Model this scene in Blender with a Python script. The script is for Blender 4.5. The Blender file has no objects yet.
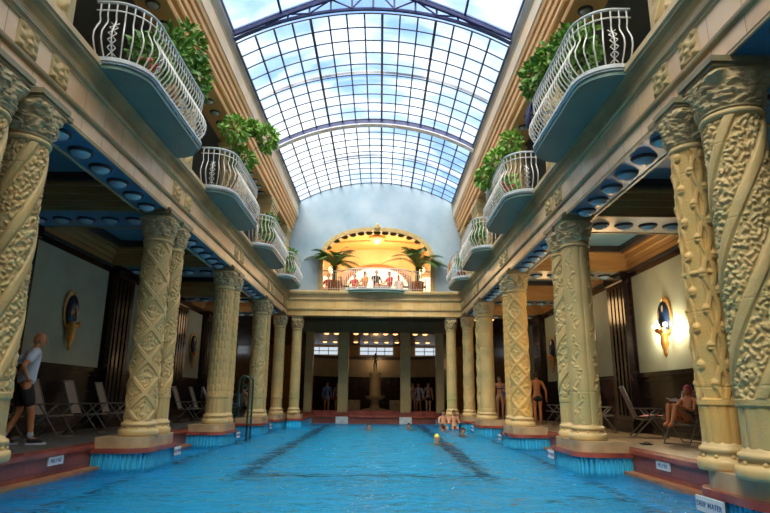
import bpy, bmesh, math, random
import numpy as np
from mathutils import Vector, Matrix, Euler
random.seed(7); RNG = np.random.RandomState(11)
PI = math.pi
S = bpy.context.scene
C = S.collection
# ------------------------------------------------------------------ camera, sky, sun, exposure
F = 578.0
cam_d = bpy.data.cameras.new('camera'); cam = bpy.data.objects.new('camera', cam_d); C.objects.link(cam)
cam_d.sensor_width = 36; cam_d.lens = F / 770 * 36; cam_d.clip_start = .05; cam_d.clip_end = 400
cam.location = (.30, .32, .88)
cam.rotation_euler = (Matrix.Rotation(-.0064, 3, 'Z') @ Matrix.Rotation(PI / 2 + .2400, 3, 'X') @ Matrix.Rotation(.0097, 3, 'Z')).to_euler()
S.camera = cam
S.view_settings.view_transform = 'Standard'; S.view_settings.look = 'None'
S.view_settings.exposure = 0.08; S.view_settings.gamma = 1; S.view_settings.use_curve_mapping = False
W = bpy.data.worlds.new('sky'); S.world = W; W.use_nodes = True
wn = W.node_tree.nodes; wl = W.node_tree.links
bg = wn['Background']
tc = wn.new('ShaderNodeTexCoord')
mp = wn.new('ShaderNodeMapping'); mp.inputs['Scale'].default_value = (1.0, 1.0, 2.2)
nz = wn.new('ShaderNodeTexNoise'); nz.inputs['Scale'].default_value = 3.2; nz.inputs['Detail'].default_value = 5; nz.inputs['Roughness'].default_value = .55
cr = wn.new('ShaderNodeValToRGB')
cr.color_ramp.elements[0].position = .36; cr.color_ramp.elements[0].color = (.20, .44, .95, 1)
cr.color_ramp.elements[1].position = .60; cr.color_ramp.elements[1].color = (1, 1, 1, 1)
e = cr.color_ramp.elements.new(.46); e.color = (.50, .72, 1, 1)
wl.new(tc.outputs['Generated'], mp.inputs[0]); wl.new(mp.outputs[0], nz.inputs[0]); wl.new(nz.outputs[0], cr.inputs[0])
wl.new(cr.outputs[0], bg.inputs[0]); bg.inputs[1].default_value = 1.4

def sun(name, strength, col, elev, azim, angle):
    l = bpy.data.lights.new(name, 'SUN'); l.energy = strength; l.color = col; l.angle = math.radians(angle)
    o = bpy.data.objects.new(name, l); C.objects.link(o)
    # azim: direction the light travels towards in plan (0 = +Y, 90 = +X)
    el, az = math.radians(elev), math.radians(azim)
    d = Vector((math.sin(az) * math.cos(el), math.cos(az) * math.cos(el), -math.sin(el)))
    o.rotation_euler = d.to_track_quat('-Z', 'Y').to_euler(); o.location = (0, 10, 20)
    return o
sun('sun', 8.5, (1.0, .86, .64), 56, 10, 50)
sun('sky_light_left', 2.0, (1.0, .88, .70), 42, 80, 70)
sun('sky_light_right', 1.7, (1.0, .88, .70), 42, -80, 70)

# ------------------------------------------------------------------ materials
MATS = {}
def mat(name, col, rough=.6, col2=None, scale=3.0, bump=0.0, bscale=30, metal=0.0, spec=.5, detail=4, stretch=(1, 1, 1), lo=.35, hi=.65, emit=None, estr=0, coat=0):
    m = bpy.data.materials.new(name); m.use_nodes = True
    n = m.node_tree.nodes; l = m.node_tree.links; b = n['Principled BSDF']
    b.inputs['Roughness'].default_value = rough; b.inputs['Metallic'].default_value = metal
    b.inputs['Specular IOR Level'].default_value = spec
    if coat: b.inputs['Coat Weight'].default_value = coat
    t = n.new('ShaderNodeTexCoord'); mpn = n.new('ShaderNodeMapping'); mpn.inputs['Scale'].default_value = stretch
    l.new(t.outputs['Object'], mpn.inputs[0])
    c2 = col2 if col2 else tuple(c * .8 for c in col)
    x = n.new('ShaderNodeTexNoise'); x.inputs['Scale'].default_value = scale; x.inputs['Detail'].default_value = detail
    r = n.new('ShaderNodeValToRGB'); r.color_ramp.elements[0].position = lo; r.color_ramp.elements[1].position = hi
    r.color_ramp.elements[0].color = (*col, 1); r.color_ramp.elements[1].color = (*c2, 1)
    l.new(mpn.outputs[0], x.inputs[0]); l.new(x.outputs[0], r.inputs[0]); l.new(r.outputs[0], b.inputs['Base Color'])
    if bump:
        y = n.new('ShaderNodeTexNoise'); y.inputs['Scale'].default_value = bscale; y.inputs['Detail'].default_value = 3
        bp = n.new('ShaderNodeBump'); bp.inputs['Strength'].default_value = bump; bp.inputs['Distance'].default_value = .02
        l.new(mpn.outputs[0], y.inputs[0]); l.new(y.outputs[0], bp.inputs['Height']); l.new(bp.outputs[0], b.inputs['Normal'])
    if emit:
        b.inputs['Emission Color'].default_value = (*emit, 1); b.inputs['Emission Strength'].default_value = estr
    MATS[name] = m
    return m
def tile_mat(name, c1, c2, mortar, w, h, plane='yz', msize=.006, rough=.4, offset=.0, spec=.5, noise=None):
    """tiles laid in world metres on the plane named"""
    m = bpy.data.materials.new(name); m.use_nodes = True
    n = m.node_tree.nodes; l = m.node_tree.links; b = n['Principled BSDF']
    b.inputs['Roughness'].default_value = rough; b.inputs['Specular IOR Level'].default_value = spec
    t = n.new('ShaderNodeTexCoord'); s = n.new('ShaderNodeSeparateXYZ'); c = n.new('ShaderNodeCombineXYZ')
    l.new(t.outputs['Object'], s.inputs[0])
    ax = {'x': 0, 'y': 1, 'z': 2}
    l.new(s.outputs[ax[plane[0]]], c.inputs[0]); l.new(s.outputs[ax[plane[1]]], c.inputs[1])
    k = n.new('ShaderNodeTexBrick'); k.offset = offset; k.inputs['Scale'].default_value = 1.0
    k.inputs['Brick Width'].default_value = w; k.inputs['Row Height'].default_value = h; k.inputs['Mortar Size'].default_value = msize
    k.inputs['Color1'].default_value = (*c1, 1); k.inputs['Color2'].default_value = (*c2, 1); k.inputs['Mortar'].default_value = (*mortar, 1)
    l.new(c.outputs[0], k.inputs[0])
    out = k.outputs['Color']
    if noise:
        x = n.new('ShaderNodeTexNoise'); x.inputs['Scale'].default_value = 1.6; x.inputs['Detail'].default_value = 5
        r = n.new('ShaderNodeValToRGB'); r.color_ramp.elements[0].position = .35; r.color_ramp.elements[1].position = .7
        r.color_ramp.elements[0].color = (1, 1, 1, 1); r.color_ramp.elements[1].color = (*noise, 1)
        mx = n.new('ShaderNodeMix'); mx.data_type = 'RGBA'; mx.blend_type = 'MULTIPLY'; mx.inputs[0].default_value = 1
        l.new(t.outputs['Object'], x.inputs[0]); l.new(x.outputs[0], r.inputs[0]); l.new(out, mx.inputs[6]); l.new(r.outputs[0], mx.inputs[7]); out = mx.outputs[2]
    l.new(out, b.inputs['Base Color'])
    MATS[name] = m
    return m

stone = mat('carved_stone', (.62, .42, .17), .5, (.40, .32, .14), 1.3, .35, 45)
stone_g = mat('carved_stone_green', (.42, .35, .15), .5, (.60, .43, .19), 1.5, .35, 45)
stone_o = mat('carved_stone_ochre', (.72, .42, .12), .5, (.52, .37, .14), 1.6, .35, 45)
base_m = mat('base_stone', (.66, .46, .20), .4, (.50, .38, .18), 2.5, .1, 20)
cap_m = mat('capital_stone', (.55, .43, .23), .55, (.36, .30, .16), 3, .3, 50)
abacus_m = mat('abacus_stone', (.25, .22, .12), .5, (.18, .16, .09), 3)
plinth_m = mat('plinth_marble', (.52, .36, .20), .35, (.36, .25, .14), 3.5, .05, 20)
red_m = mat('red_marble', (.36, .085, .055), .25, (.20, .045, .035), 2.5, 0, 30, detail=6)
redtile_m = tile_mat('red_marble_tiles', (.24, .055, .04), (.30, .085, .055), (.10, .03, .025), .62, .28, 'yz', .006, .3, .5, noise=(.55, .5, .5))
ledge_m = mat('ledge_stone', (.42, .20, .09), .4, (.30, .12, .06), 4)
pooltile_m = tile_mat('pool_tiles', (.02, .54, .98), (.04, .64, 1.0), (.008, .24, .56), .15, .15, 'xy', .006, .3)
fin_m = mat('rib_tile', (.06, .46, .72), .25, (.05, .38, .62), 5)
fasc_m = tile_mat('pink_fascia_tiles', (.78, .53, .31), (.84, .61, .38), (.40, .27, .16), .62, 2.0, 'yz', .007, .35, 0, noise=(.80, .70, .58))
fascx_m = tile_mat('fascia_tiles_far', (.72, .50, .22), (.78, .56, .26), (.42, .29, .16), .62, 2.0, 'xz', .007, .35, 0, noise=(.85, .75, .55))
mould_m = mat('olive_moulding', (.40, .27, .11), .5, (.22, .17, .07), 1.5)
mould2_m = mat('cream_moulding', (.62, .43, .21), .4, (.42, .32, .15), 1.5)
wood_m = mat('warm_lit_cornice', (.88, .50, .19), .45, (.66, .38, .14), 1.2, stretch=(1, .3, 1))  # warm lamp glow on the upper cornice is put into this colour
cornf_m = mat('cornice_cream', (.78, .56, .34), .5, (.62, .50, .34), 1.4)
gut_m = mat('gutter_grey', (.34, .33, .29), .6, (.24, .24, .22), 1.5)
teal_m = mat('teal_paint', (.12, .23, .20), .4, (.09, .19, .17), 1.5)
blue_m = mat('blue_soffit_paint', (.05, .19, .32), .35, (.035, .15, .26), 1.5)
creamsof_m = mat('lit_soffit_cream', (.42, .38, .28), .35, (.34, .31, .24), 1.5)  # right aisle soffits as they look when lit, the light put into the colour
cofw_m = mat('coffer_wood', (.40, .24, .09), .35, (.30, .17, .06), 2, stretch=(.4, .4, 2))
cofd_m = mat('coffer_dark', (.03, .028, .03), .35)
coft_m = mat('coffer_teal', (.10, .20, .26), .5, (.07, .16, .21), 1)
panel_m = mat('wall_panel_plaster', (.34, .38, .29), .6, (.28, .32, .25), 1.2)
black_m = mat('black_marble', (.008, .007, .009), .2, (.020, .012, .014), 4, coat=.25, detail=7)
black2_m = mat('black_marble_red', (.010, .006, .008), .22, (.045, .022, .025), 7, coat=.15, detail=8, lo=.52, hi=.78)
deck_m = tile_mat('deck_tiles', (.15, .14, .13), (.19, .175, .16), (.07, .065, .06), .30, .30, 'xy', .006, .35, 0, noise=(.75, .75, .72))
deckr_m = tile_mat('deck_tiles_warm', (.33, .24, .15), (.38, .29, .18), (.14, .10, .07), .30, .30, 'xy', .006, .35, 0, noise=(.75, .72, .66))
endw_m = mat('end_wall_plaster', (.40, .50, .60), .7, (.25, .37, .49), .9, .15, 8, detail=7, lo=.3, hi=.7)
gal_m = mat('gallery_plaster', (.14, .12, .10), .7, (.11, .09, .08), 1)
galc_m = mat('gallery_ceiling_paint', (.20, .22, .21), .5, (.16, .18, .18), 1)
white_m = mat('white_iron', (.74, .74, .72), .35, (.62, .62, .60), 8)
slabw_m = mat('balcony_edge_white', (.55, .60, .62), .4, (.42, .47, .50), 4)
blueiron_m = mat('blue_steel', (.06, .07, .20), .4, (.04, .05, .14), 3)
bar_m = mat('glazing_bar_steel', (.04, .06, .12), .5, (.03, .045, .09), 3)
whitesteel_m = mat('white_steel', (.80, .82, .85), .5, (.70, .74, .80), 2)
dome_m = mat('lamp_glass_teal', (.42, .58, .64), .15, (.34, .50, .58), 3, coat=.5)
domeg_m = mat('lamp_glass_grey', (.55, .58, .58), .2, (.45, .48, .48), 3, coat=.4)
domel_m = mat('lamp_glass_lit', (.9, .7, .4), .3, None, 3, emit=(1, .50, .20), estr=2.2)
rim_m = mat('lamp_rim', (.02, .03, .045), .4)
rimg_m = mat('lamp_rim_grey', (.07, .075, .08), .4)
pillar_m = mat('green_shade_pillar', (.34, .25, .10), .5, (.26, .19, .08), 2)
dbeam_m = mat('shaded_cream_beam', (.13, .12, .06), .5, (.10, .09, .045), 2)  # cream beam standing in shade, with the shade put into its colour
bronze_m = mat('bronze', (.03, .06, .055), .4, (.05, .08, .06), 8, metal=.6)
gold_m = mat('gilt', (.75, .42, .12), .35, (.55, .28, .08), 9, metal=.7, bump=.4, bscale=40)
mirror_m = mat('dark_blue_glass', (.01, .03, .09), .12, (.01, .02, .06), 3, coat=.8)
hallw_m = mat('warm_hall_plaster', (.80, .62, .36), .6, (.70, .50, .28), 1)
hallc_m = mat('warm_hall_wood_ceiling', (.78, .48, .20), .4, (.68, .38, .14), 2, stretch=(.5, 2, 1))
archt_m = mat('arch_trim_gilt', (.55, .40, .16), .4, (.42, .30, .12), 5, bump=.5, bscale=14)
leaf_m = mat('leaf_green', (.08, .22, .03), .45, (.16, .33, .05), 1.5, lo=.3, hi=.7)
leaf2_m = mat('leaf_bright', (.14, .34, .03), .45, (.28, .46, .08), 1.8, lo=.3, hi=.7)
palm_m = mat('palm_green', (.06, .15, .03), .4, (.14, .24, .05), 2)
stem_m = mat('stem_brown', (.12, .08, .04), .7)
pot_m = mat('terracotta_pot', (.35, .14, .07), .7)
flower_m = mat('red_petal', (.75, .08, .05), .5)
skin_m = mat('skin', (.56, .29, .17), .5, (.48, .23, .13), 5)
skin2_m = mat('skin_tanned', (.62, .25, .10), .5, (.52, .19, .07), 5)
whitec_m = mat('white_cloth', (.62, .66, .74), .8, (.52, .57, .66), 5)
blackc_m = mat('black_cloth', (.010, .010, .013), .8, (.02, .02, .022), 6)
redc_m = mat('red_cloth', (.55, .04, .04), .8)
bluec_m = mat('blue_cloth', (.12, .20, .42), .8)
navyc_m = mat('navy_cloth', (.01, .02, .12), .8)
pinkc_m = mat('pink_cap_cloth', (.60, .05, .14), .6)
orangec_m = mat('orange_cloth', (.75, .30, .08), .8)
hair_m = mat('dark_hair', (.02, .014, .010), .6)
hairl_m = mat('fair_hair', (.45, .32, .12), .6)
eye_m = mat('eye_dark', (.02, .015, .01), .3)
lip_m = mat('lip_red', (.40, .10, .08), .5)
chairf_m = mat('chair_frame_grey', (.16, .145, .125), .4, (.12, .11, .09), 5)
chairs_m = mat('chair_sling', (.26, .22, .18), .8, (.20, .17, .14), 20)
chairr_m = mat('chair_sling_warm', (.24, .15, .12), .8, (.18, .11, .09), 20)
green_m = mat('green_pipe', (.015, .05, .035), .35)
bluepipe_m = mat('blue_pipe', (.06, .12, .20), .35)
sign_m = mat('sign_white', (.62, .68, .74), .5, (.5, .56, .62), 12)
signt_m = mat('sign_blue_letters', (.02, .10, .28), .5)
signk_m = mat('sign_dark_edge', (.02, .02, .03), .5)
win_m = mat('daylit_window', (.7, .8, .95), .4, None, 1, emit=(.75, .88, 1.0), estr=.75)
winw_m = mat('sunlit_window', (.9, .85, .7), .4, None, 1, emit=(1.0, .84, .55), estr=1.6)
bulb_m = mat('glowing_bulb', (.9, .8, .6), .4, None, 1, emit=(1.0, .72, .38), estr=7)
apse_m = mat('apse_plaster', (.20, .17, .12), .6, (.15, .13, .09), 1)
apsew_m = mat('apse_wood', (.32, .17, .06), .5, (.24, .12, .04), 2)
towelp_m = mat('pink_patterned_towel', (.70, .10, .16), .8, (.72, .62, .60), 14, lo=.48, hi=.52)
yellow_m = mat('yellow_float_foam', (.65, .60, .08), .6)
# glass of the skylight: mostly clear, streaked with milky white
gl = bpy.data.materials.new('skylight_glass'); gl.use_nodes = True
n = gl.node_tree.nodes; l = gl.node_tree.links; n.remove(n['Principled BSDF']); out = n['Material Output']
t = n.new('ShaderNodeTexCoord'); mpn = n.new('ShaderNodeMapping'); mpn.inputs['Scale'].default_value = (.5, 1.1, .5)
x = n.new('ShaderNodeTexNoise'); x.inputs['Scale'].default_value = .9; x.inputs['Detail'].default_value = 3
r = n.new('ShaderNodeValToRGB'); r.color_ramp.elements[0].position = .42; r.color_ramp.elements[1].position = .64
r.color_ramp.elements[0].color = (.05, .05, .05, 1); r.color_ramp.elements[1].color = (.30, .30, .30, 1)
tr = n.new('ShaderNodeBsdfTransparent'); tr.inputs[0].default_value = (.86, .93, 1, 1)
tl = n.new('ShaderNodeBsdfTranslucent'); tl.inputs[0].default_value = (.9, .95, 1, 1)
mx = n.new('ShaderNodeMixShader')
l.new(t.outputs['Object'], mpn.inputs[0]); l.new(mpn.outputs[0], x.inputs[0]); l.new(x.outputs[0], r.inputs[0])
l.new(r.outputs[0], mx.inputs[0]); l.new(tr.outputs[0], mx.inputs[1]); l.new(tl.outputs[0], mx.inputs[2]); l.new(mx.outputs[0], out.inputs[0])
# water
wm = bpy.data.materials.new('pool_water'); wm.use_nodes = True
n = wm.node_tree.nodes; l = wm.node_tree.links; n.remove(n['Principled BSDF']); out = n['Material Output']
t = n.new('ShaderNodeTexCoord')
x = n.new('ShaderNodeTexNoise'); x.inputs['Scale'].default_value = 2.9; x.inputs['Detail'].default_value = 4; x.inputs['Distortion'].default_value = .7
mpn = n.new('ShaderNodeMapping'); mpn.inputs['Scale'].default_value = (1.0, 1.5, 1)
bp = n.new('ShaderNodeBump'); bp.inputs['Strength'].default_value = 1.0; bp.inputs['Distance'].default_value = .15
l.new(t.outputs['Object'], mpn.inputs[0]); l.new(mpn.outputs[0], x.inputs[0]); l.new(x.outputs[0], bp.inputs['Height'])
rf = n.new('ShaderNodeBsdfRefraction'); rf.inputs['IOR'].default_value = 1.33; rf.inputs['Roughness'].default_value = 0.0; rf.inputs[0].default_value = (.86, .98, 1, 1)
tr = n.new('ShaderNodeBsdfTransparent'); tr.inputs[0].default_value = (.86, .98, 1, 1)
gs = n.new('ShaderNodeBsdfGlossy'); gs.inputs['Roughness'].default_value = .04
fr = n.new('ShaderNodeFresnel'); fr.inputs['IOR'].default_value = 1.22
for q in (rf, gs, fr): l.new(bp.outputs[0], q.inputs['Normal'])
m1 = n.new('ShaderNodeMixShader'); m1.inputs[0].default_value = .95; m2 = n.new('ShaderNodeMixShader')
l.new(rf.outputs[0], m1.inputs[2]); l.new(tr.outputs[0], m1.inputs[1])
l.new(fr.outputs[0], m2.inputs[0]); l.new(m1.outputs[0], m2.inputs[1]); l.new(gs.outputs[0], m2.inputs[2]); l.new(m2.outputs[0], out.inputs[0])

# ------------------------------------------------------------------ mesh helpers
class MB:
    def __init__(s): s.v = []; s.f = []
    def add(s, vs, fs):
        o = len(s.v); s.v += [tuple(p) for p in vs]; s.f += [tuple(i + o for i in f) for f in fs]; return s
    def box(s, x0, x1, y0, y1, z0, z1):
        x0, x1 = min(x0, x1), max(x0, x1); y0, y1 = min(y0, y1), max(y0, y1)
        return s.add([(x0, y0, z0), (x1, y0, z0), (x1, y1, z0), (x0, y1, z0), (x0, y0, z1), (x1, y0, z1), (x1, y1, z1), (x0, y1, z1)],
                     [(0, 3, 2, 1), (4, 5, 6, 7), (0, 1, 5, 4), (1, 2, 6, 5), (2, 3, 7, 6), (3, 0, 4, 7)])
    def frame(s, x0, x1, y0, y1, z0, z1, w):
        s.box(x0, x0 + w, y0, y1, z0, z1); s.box(x1 - w, x1, y0, y1, z0, z1)
        s.box(x0 + w, x1 - w, y0, y0 + w, z0, z1); s.box(x0 + w, x1 - w, y1 - w, y1, z0, z1); return s
    def prism(s, poly, z0, z1):
        k = len(poly)
        return s.add([(x, y, z0) for x, y in poly] + [(x, y, z1) for x, y in poly],
                     [tuple(range(k))[::-1], tuple(range(k, 2 * k))] + [(i, (i + 1) % k, k + (i + 1) % k, k + i) for i in range(k)])
    def extrude(s, prof, axis, a0, a1, close=True):
        """profile of (h, z) pairs swept along axis 'y' (h is x) or 'x' (h is y)"""
        k = len(prof)
        P = (lambda h, z, a: (h, a, z)) if axis == 'y' else (lambda h, z, a: (a, h, z))
        fs = [(i, (i + 1) % k, k + (i + 1) % k, k + i) for i in range(k if close else k - 1)]
        if close: fs += [tuple(range(k))[::-1], tuple(range(k, 2 * k))]
        return s.add([P(h, z, a0) for h, z in prof] + [P(h, z, a1) for h, z in prof], fs)
    def tube(s, pts, r, k=6, closed=False):
        pts = [Vector(p) for p in pts]; m = len(pts); o = len(s.v)
        rs = r if isinstance(r, (list, tuple)) else [r] * m
        prev = None
        for i, p in enumerate(pts):
            if closed: t = pts[(i + 1) % m] - pts[i - 1]
            else: t = pts[min(i + 1, m - 1)] - pts[max(i - 1, 0)]
            t.normalize()
            if prev is None: u = t.orthogonal().normalized()
            else:
                u = prev - t * prev.dot(t)
                u = u.normalized() if u.length > 1e-6 else t.orthogonal().normalized()
            prev = u; w = t.cross(u)
            for j in range(k):
                a = 2 * PI * j / k; q = p + (u * math.cos(a) + w * math.sin(a)) * rs[i]; s.v.append(tuple(q))
        for i in range(m if closed else m - 1):
            for j in range(k):
                a = o + i * k + j; b = o + i * k + (j + 1) % k; i2 = (i + 1) % m
                s.f.append((a, b, o + i2 * k + (j + 1) % k, o + i2 * k + j))
        if not closed: s.f.append(tuple(o + j for j in range(k))[::-1]); s.f.append(tuple(o + (m - 1) * k + j for j in range(k)))
        return s
    def lathe(s, prof, k=32, c=(0, 0, 0), cap=True):
        o = len(s.v); m = len(prof)
        for r, z in prof:
            for j in range(k):
                a = 2 * PI * j / k; s.v.append((c[0] + r * math.cos(a), c[1] + r * math.sin(a), c[2] + z))
        for i in range(m - 1):
            for j in range(k):
                s.f.append((o + i * k + j, o + i * k + (j + 1) % k, o + (i + 1) * k + (j + 1) % k, o + (i + 1) * k + j))
        if cap: s.f.append(tuple(o + j for j in range(k))[::-1]); s.f.append(tuple(o + (m - 1) * k + j for j in range(k)))
        return s
    def ball(s, c, r, k=12, m=8):
        rx, ry, rz = r if isinstance(r, (tuple, list)) else (r, r, r)
        o = len(s.v)
        for i in range(m + 1):
            ph = -PI / 2 + PI * i / m
            for j in range(k):
                a = 2 * PI * j / k
                s.v.append((c[0] + rx * math.cos(ph) * math.cos(a), c[1] + ry * math.cos(ph) * math.sin(a), c[2] + rz * math.sin(ph)))
        for i in range(m):
            for j in range(k): s.f.append((o + i * k + j, o + i * k + (j + 1) % k, o + (i + 1) * k + (j + 1) % k, o + (i + 1) * k + j))
        return s
    def mesh(s, name, m, smooth=False):
        me = bpy.data.meshes.new(name); me.from_pydata(s.v, [], s.f); me.update()
        for q in (m if isinstance(m, (list, tuple)) else [m]): me.materials.append(q)
        if smooth: me.polygons.foreach_set('use_smooth', [True] * len(me.polygons))
        return me
    def build(s, name, m, parent=None, smooth=False, loc=None, rotz=0):
        return put(s.mesh(name, m, smooth), name, parent, loc, rotz)
def put(me, name, parent=None, loc=None, rotz=0):
    o = bpy.data.objects.new(name, me); C.objects.link(o)
    if loc is not None: o.location = loc
    if rotz: o.rotation_euler = (0, 0, rotz)
    if parent: o.parent = parent
    return o
def grid_mesh(name, X, Y, Z, m, wrap=True, smooth=True):
    """mesh of a (rows, cols) grid of points"""
    R, K = X.shape
    v = np.stack([X, Y, Z], -1).reshape(-1, 3)
    i = np.arange(R - 1)[:, None]; j = np.arange(K if wrap else K - 1)[None, :]; j2 = (j + 1) % K
    f = np.stack([i * K + j, i * K + j2, (i + 1) * K + j2, (i + 1) * K + j], -1).reshape(-1, 4)
    me = bpy.data.meshes.new(name)
    me.vertices.add(len(v)); me.vertices.foreach_set('co', v.ravel().astype(np.float32))
    me.loops.add(f.size); me.loops.foreach_set('vertex_index', f.ravel().astype(np.int32))
    me.polygons.add(len(f)); me.polygons.foreach_set('loop_start', np.arange(0, f.size, 4, dtype=np.int32))
    me.update(calc_edges=True); me.materials.append(m)
    if smooth: me.polygons.foreach_set('use_smooth', [True] * len(f))
    return me
def tag(o, label, cat, group=None, kind=None):
    if label: o['label'] = label
    if cat: o['category'] = cat
    if group: o['group'] = group
    if kind: o['kind'] = kind
    return o
def thing(name, label, cat, loc=(0, 0, 0), rotz=0, group=None):
    o = bpy.data.objects.new(name, None); C.objects.link(o); o.location = loc; o.rotation_euler = (0, 0, rotz); o.empty_display_size = .2
    return tag(o, label, cat, group)
def struct(name, mb, m, smooth=False, label=None):
    o = mb.build(name, m, None, smooth); o['kind'] = 'structure'
    if label: o['label'] = label
    return o
ORD = ['first', 'second', 'third', 'fourth', 'fifth', 'sixth', 'seventh', 'eighth', 'ninth', 'tenth', 'eleventh', 'twelfth']
SIDE = {-1: 'left', 1: 'right'}
PAIR = [6.3, 11.65, 16.9, 22.1, 26.0]          # near edge of each column pair
PL = 1.42                                       # length of a pair along the pool
YE = 27.5                                       # end wall
XI, XO = 4.08, 4.70                              # arcade beam
XW = 7.62                                       # aisle wall
ZS = 4.58                                       # soffit of the arcade
ZC = 5.74                                       # top of the cornice
Y0 = -4.0                                       # wall behind the camera
YB = 46.0

# ------------------------------------------------------------------ structure: pool, deck
LV = -.40
pf = MB().box(-6, 6, Y0, 31.2, -1.75, -1.6)
struct('floor_pool', pf, pooltile_m, label='turquoise tiled pool bottom')
linem = mat('lane_line_tile', (.003, .012, .06), .3)
lines = MB()
for s in (-1, 1):
    lines.box(s * 2.15, s * 2.5, 11.8, 30.8, -1.6, -1.594)
    lines.box(s * 4.05, s * 4.22, 5, 30.8, -1.6, -1.594)
    for y in (7.2, 9.6):
        lines.box(s * 3.1, s * 4.0, y, y + .2, -1.6, -1.594)
lines.box(-2.2, 2.2, 11.8, 12.15, -1.6, -1.594)
for y in (16, 20, 24, 28): lines.box(-.35, .35, y, y + .14, -1.6, -1.594)
lines.build('lane_lines', linem, bpy.data.objects['floor_pool'])
wt = MB()
for s in (-1, 1):
    wt.box(s * 4.93, s * 5.06, Y0, 31.2, -1.6, LV + .02)
wt.box(-4.86, 4.86, 31.0, 31.2, -1.6, LV + .02)
struct('wall_pool', wt, fin_m, label='turquoise tiled pool side walls')
# water with gentle real swell
ny, nx = 440, 130
ys = np.linspace(Y0, 31.0, ny); xs = np.linspace(-4.9, 4.9, nx)
XX, YY = np.meshgrid(xs, ys)
ZZ = np.full_like(XX, LV)
for k in range(22):
    a = RNG.uniform(0, 2 * PI); wl_ = RNG.uniform(.35, 1.8); ph = RNG.uniform(0, 6.3)
    ZZ += .0022 * wl_ * np.sin((XX * math.cos(a) + YY * math.sin(a)) * 2 * PI / wl_ + ph)
wo = put(grid_mesh('pool_water', XX, YY, ZZ, wm, wrap=False), 'pool_water')
tag(wo, 'clear blue rippled water filling the long swimming pool', 'water', kind='stuff')

for s, dm in ((-1, deck_m), (1, deckr_m)):
    d = MB().box(s * 4.95, s * XW, Y0, 31.0, -.30, 0)
    struct('floor_%s' % SIDE[s], d, dm, label='%s tiled pool deck behind the %s columns' % ('grey' if s < 0 else 'tan', SIDE[s]))
    c = MB().box(s * 4.84, s * 5.16, Y0, 31.0, -.06, .012)
    o = struct('trim_coping_%s' % SIDE[s], c, red_m, label='red marble coping along the %s deck edge' % SIDE[s])
    r = MB().box(s * 4.88, s * 4.98, Y0, 31.0, LV - .05, -.06)
    r.build('riser_tiles', redtile_m, o)
    MB().box(s * 4.70, s * 4.88, Y0, 31.0, LV - .06, LV + .045).build('water_ledge', ledge_m, o)
d = MB().box(-XW, XW, 31.0, YB, -.3, 0)
struct('floor_far', d, deck_m, label='dark deck floor beyond the far end of the pool')
o = struct('trim_coping_far', MB().box(-4.8, 4.8, 30.85, 31.2, -.10, .012), red_m)
MB().box(-4.8, 4.8, 30.95, 31.05, LV - .05, -.1).build('riser_tiles', redtile_m, o)
MB().box(-4.8, 4.8, 31.6, 31.9, 0, .2).box(-4.8, 4.8, 31.9, 33, 0, .22).build('step', red_m, o)

# piers under the column pairs
def bulge(s, y0, y1, xin, xout, r=.45, n=10):
    pts = [(s * xout, y0)]
    pts += [(s * (xin + r - r * math.sin(a)), y0 + r - r * math.cos(a)) for a in [PI / 2 * i / n for i in range(n + 1)]]
    pts += [(s * (xin + r - r * math.cos(a)), y1 - r + r * math.sin(a)) for a in [PI / 2 * i / n for i in range(n + 1)]]
    pts += [(s * xout, y1)]
    return pts if s > 0 else pts[::-1]
for i, P in enumerate(PAIR):
    for s in (-1, 1):
        y0, y1 = P - .42, P + PL + (.16 if i else -.26)
        if i == 4: y1 = 31.0
        t = thing('pool_pier', 'stone pool pier with blue ribbed face under the %s column pair on the %s' % (['nearest', 'second', 'third', 'fourth', 'farthest'][i], SIDE[s]), 'pier', (0, 0, 0))
        MB().prism(bulge(s, y0, y1, 3.88, 4.90), -.13, -.05).build('coping', red_m, t)
        MB().prism(bulge(s, y0 + .07, y1 - .07, 3.95, 4.90), -1.6, -.13).build('tile_face', pooltile_m, t)
        rb = MB()
        pth = bulge(s, y0 + .06, y1 - .06, 3.94, 4.90, .4, 14)
        # vertical ribs along the outline
        seg = [Vector((*p, 0)) for p in pth]; acc = 0; step = .085
        for a, b in zip(seg[:-1], seg[1:]):
            L = (b - a).length; q = 0
            while acc + (L - q) >= step:
                q += step - acc; acc = 0; p = a + (b - a) * (q / L)
                rb.box(p.x - .02, p.x + .02, p.y - .02, p.y + .02, -1.0, -.15)
            acc += L - q
        rb.build('tile_rib', fin_m, t)
        MB().prism(bulge(s, y0 + .10, min(y1 - .10, P + PL + .06 - (.34 if i == 0 else 0)) if i < 4 else y1, 3.96, 4.86, .36), -.05, .14).build('plinth', plinth_m, t)
for s in (-1, 1):   # far corner pier for the columns under the cross beam
    t = thing('pool_pier', 'square stone pier under the corner column at the %s end of the far cross beam' % SIDE[s], 'pier')
    MB().box(s * 3.15, s * 3.85, 27.1, 30.9, -.13, -.05).build('coping', red_m, t)
    MB().box(s * 3.2, s * 3.85, 27.16, 30.9, -1.6, -.13).build('tile_face', pooltile_m, t)
    MB().box(s * 3.24, s * 3.85, 27.2, 27.95, -.05, .14).build('plinth', plinth_m, t)

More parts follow.
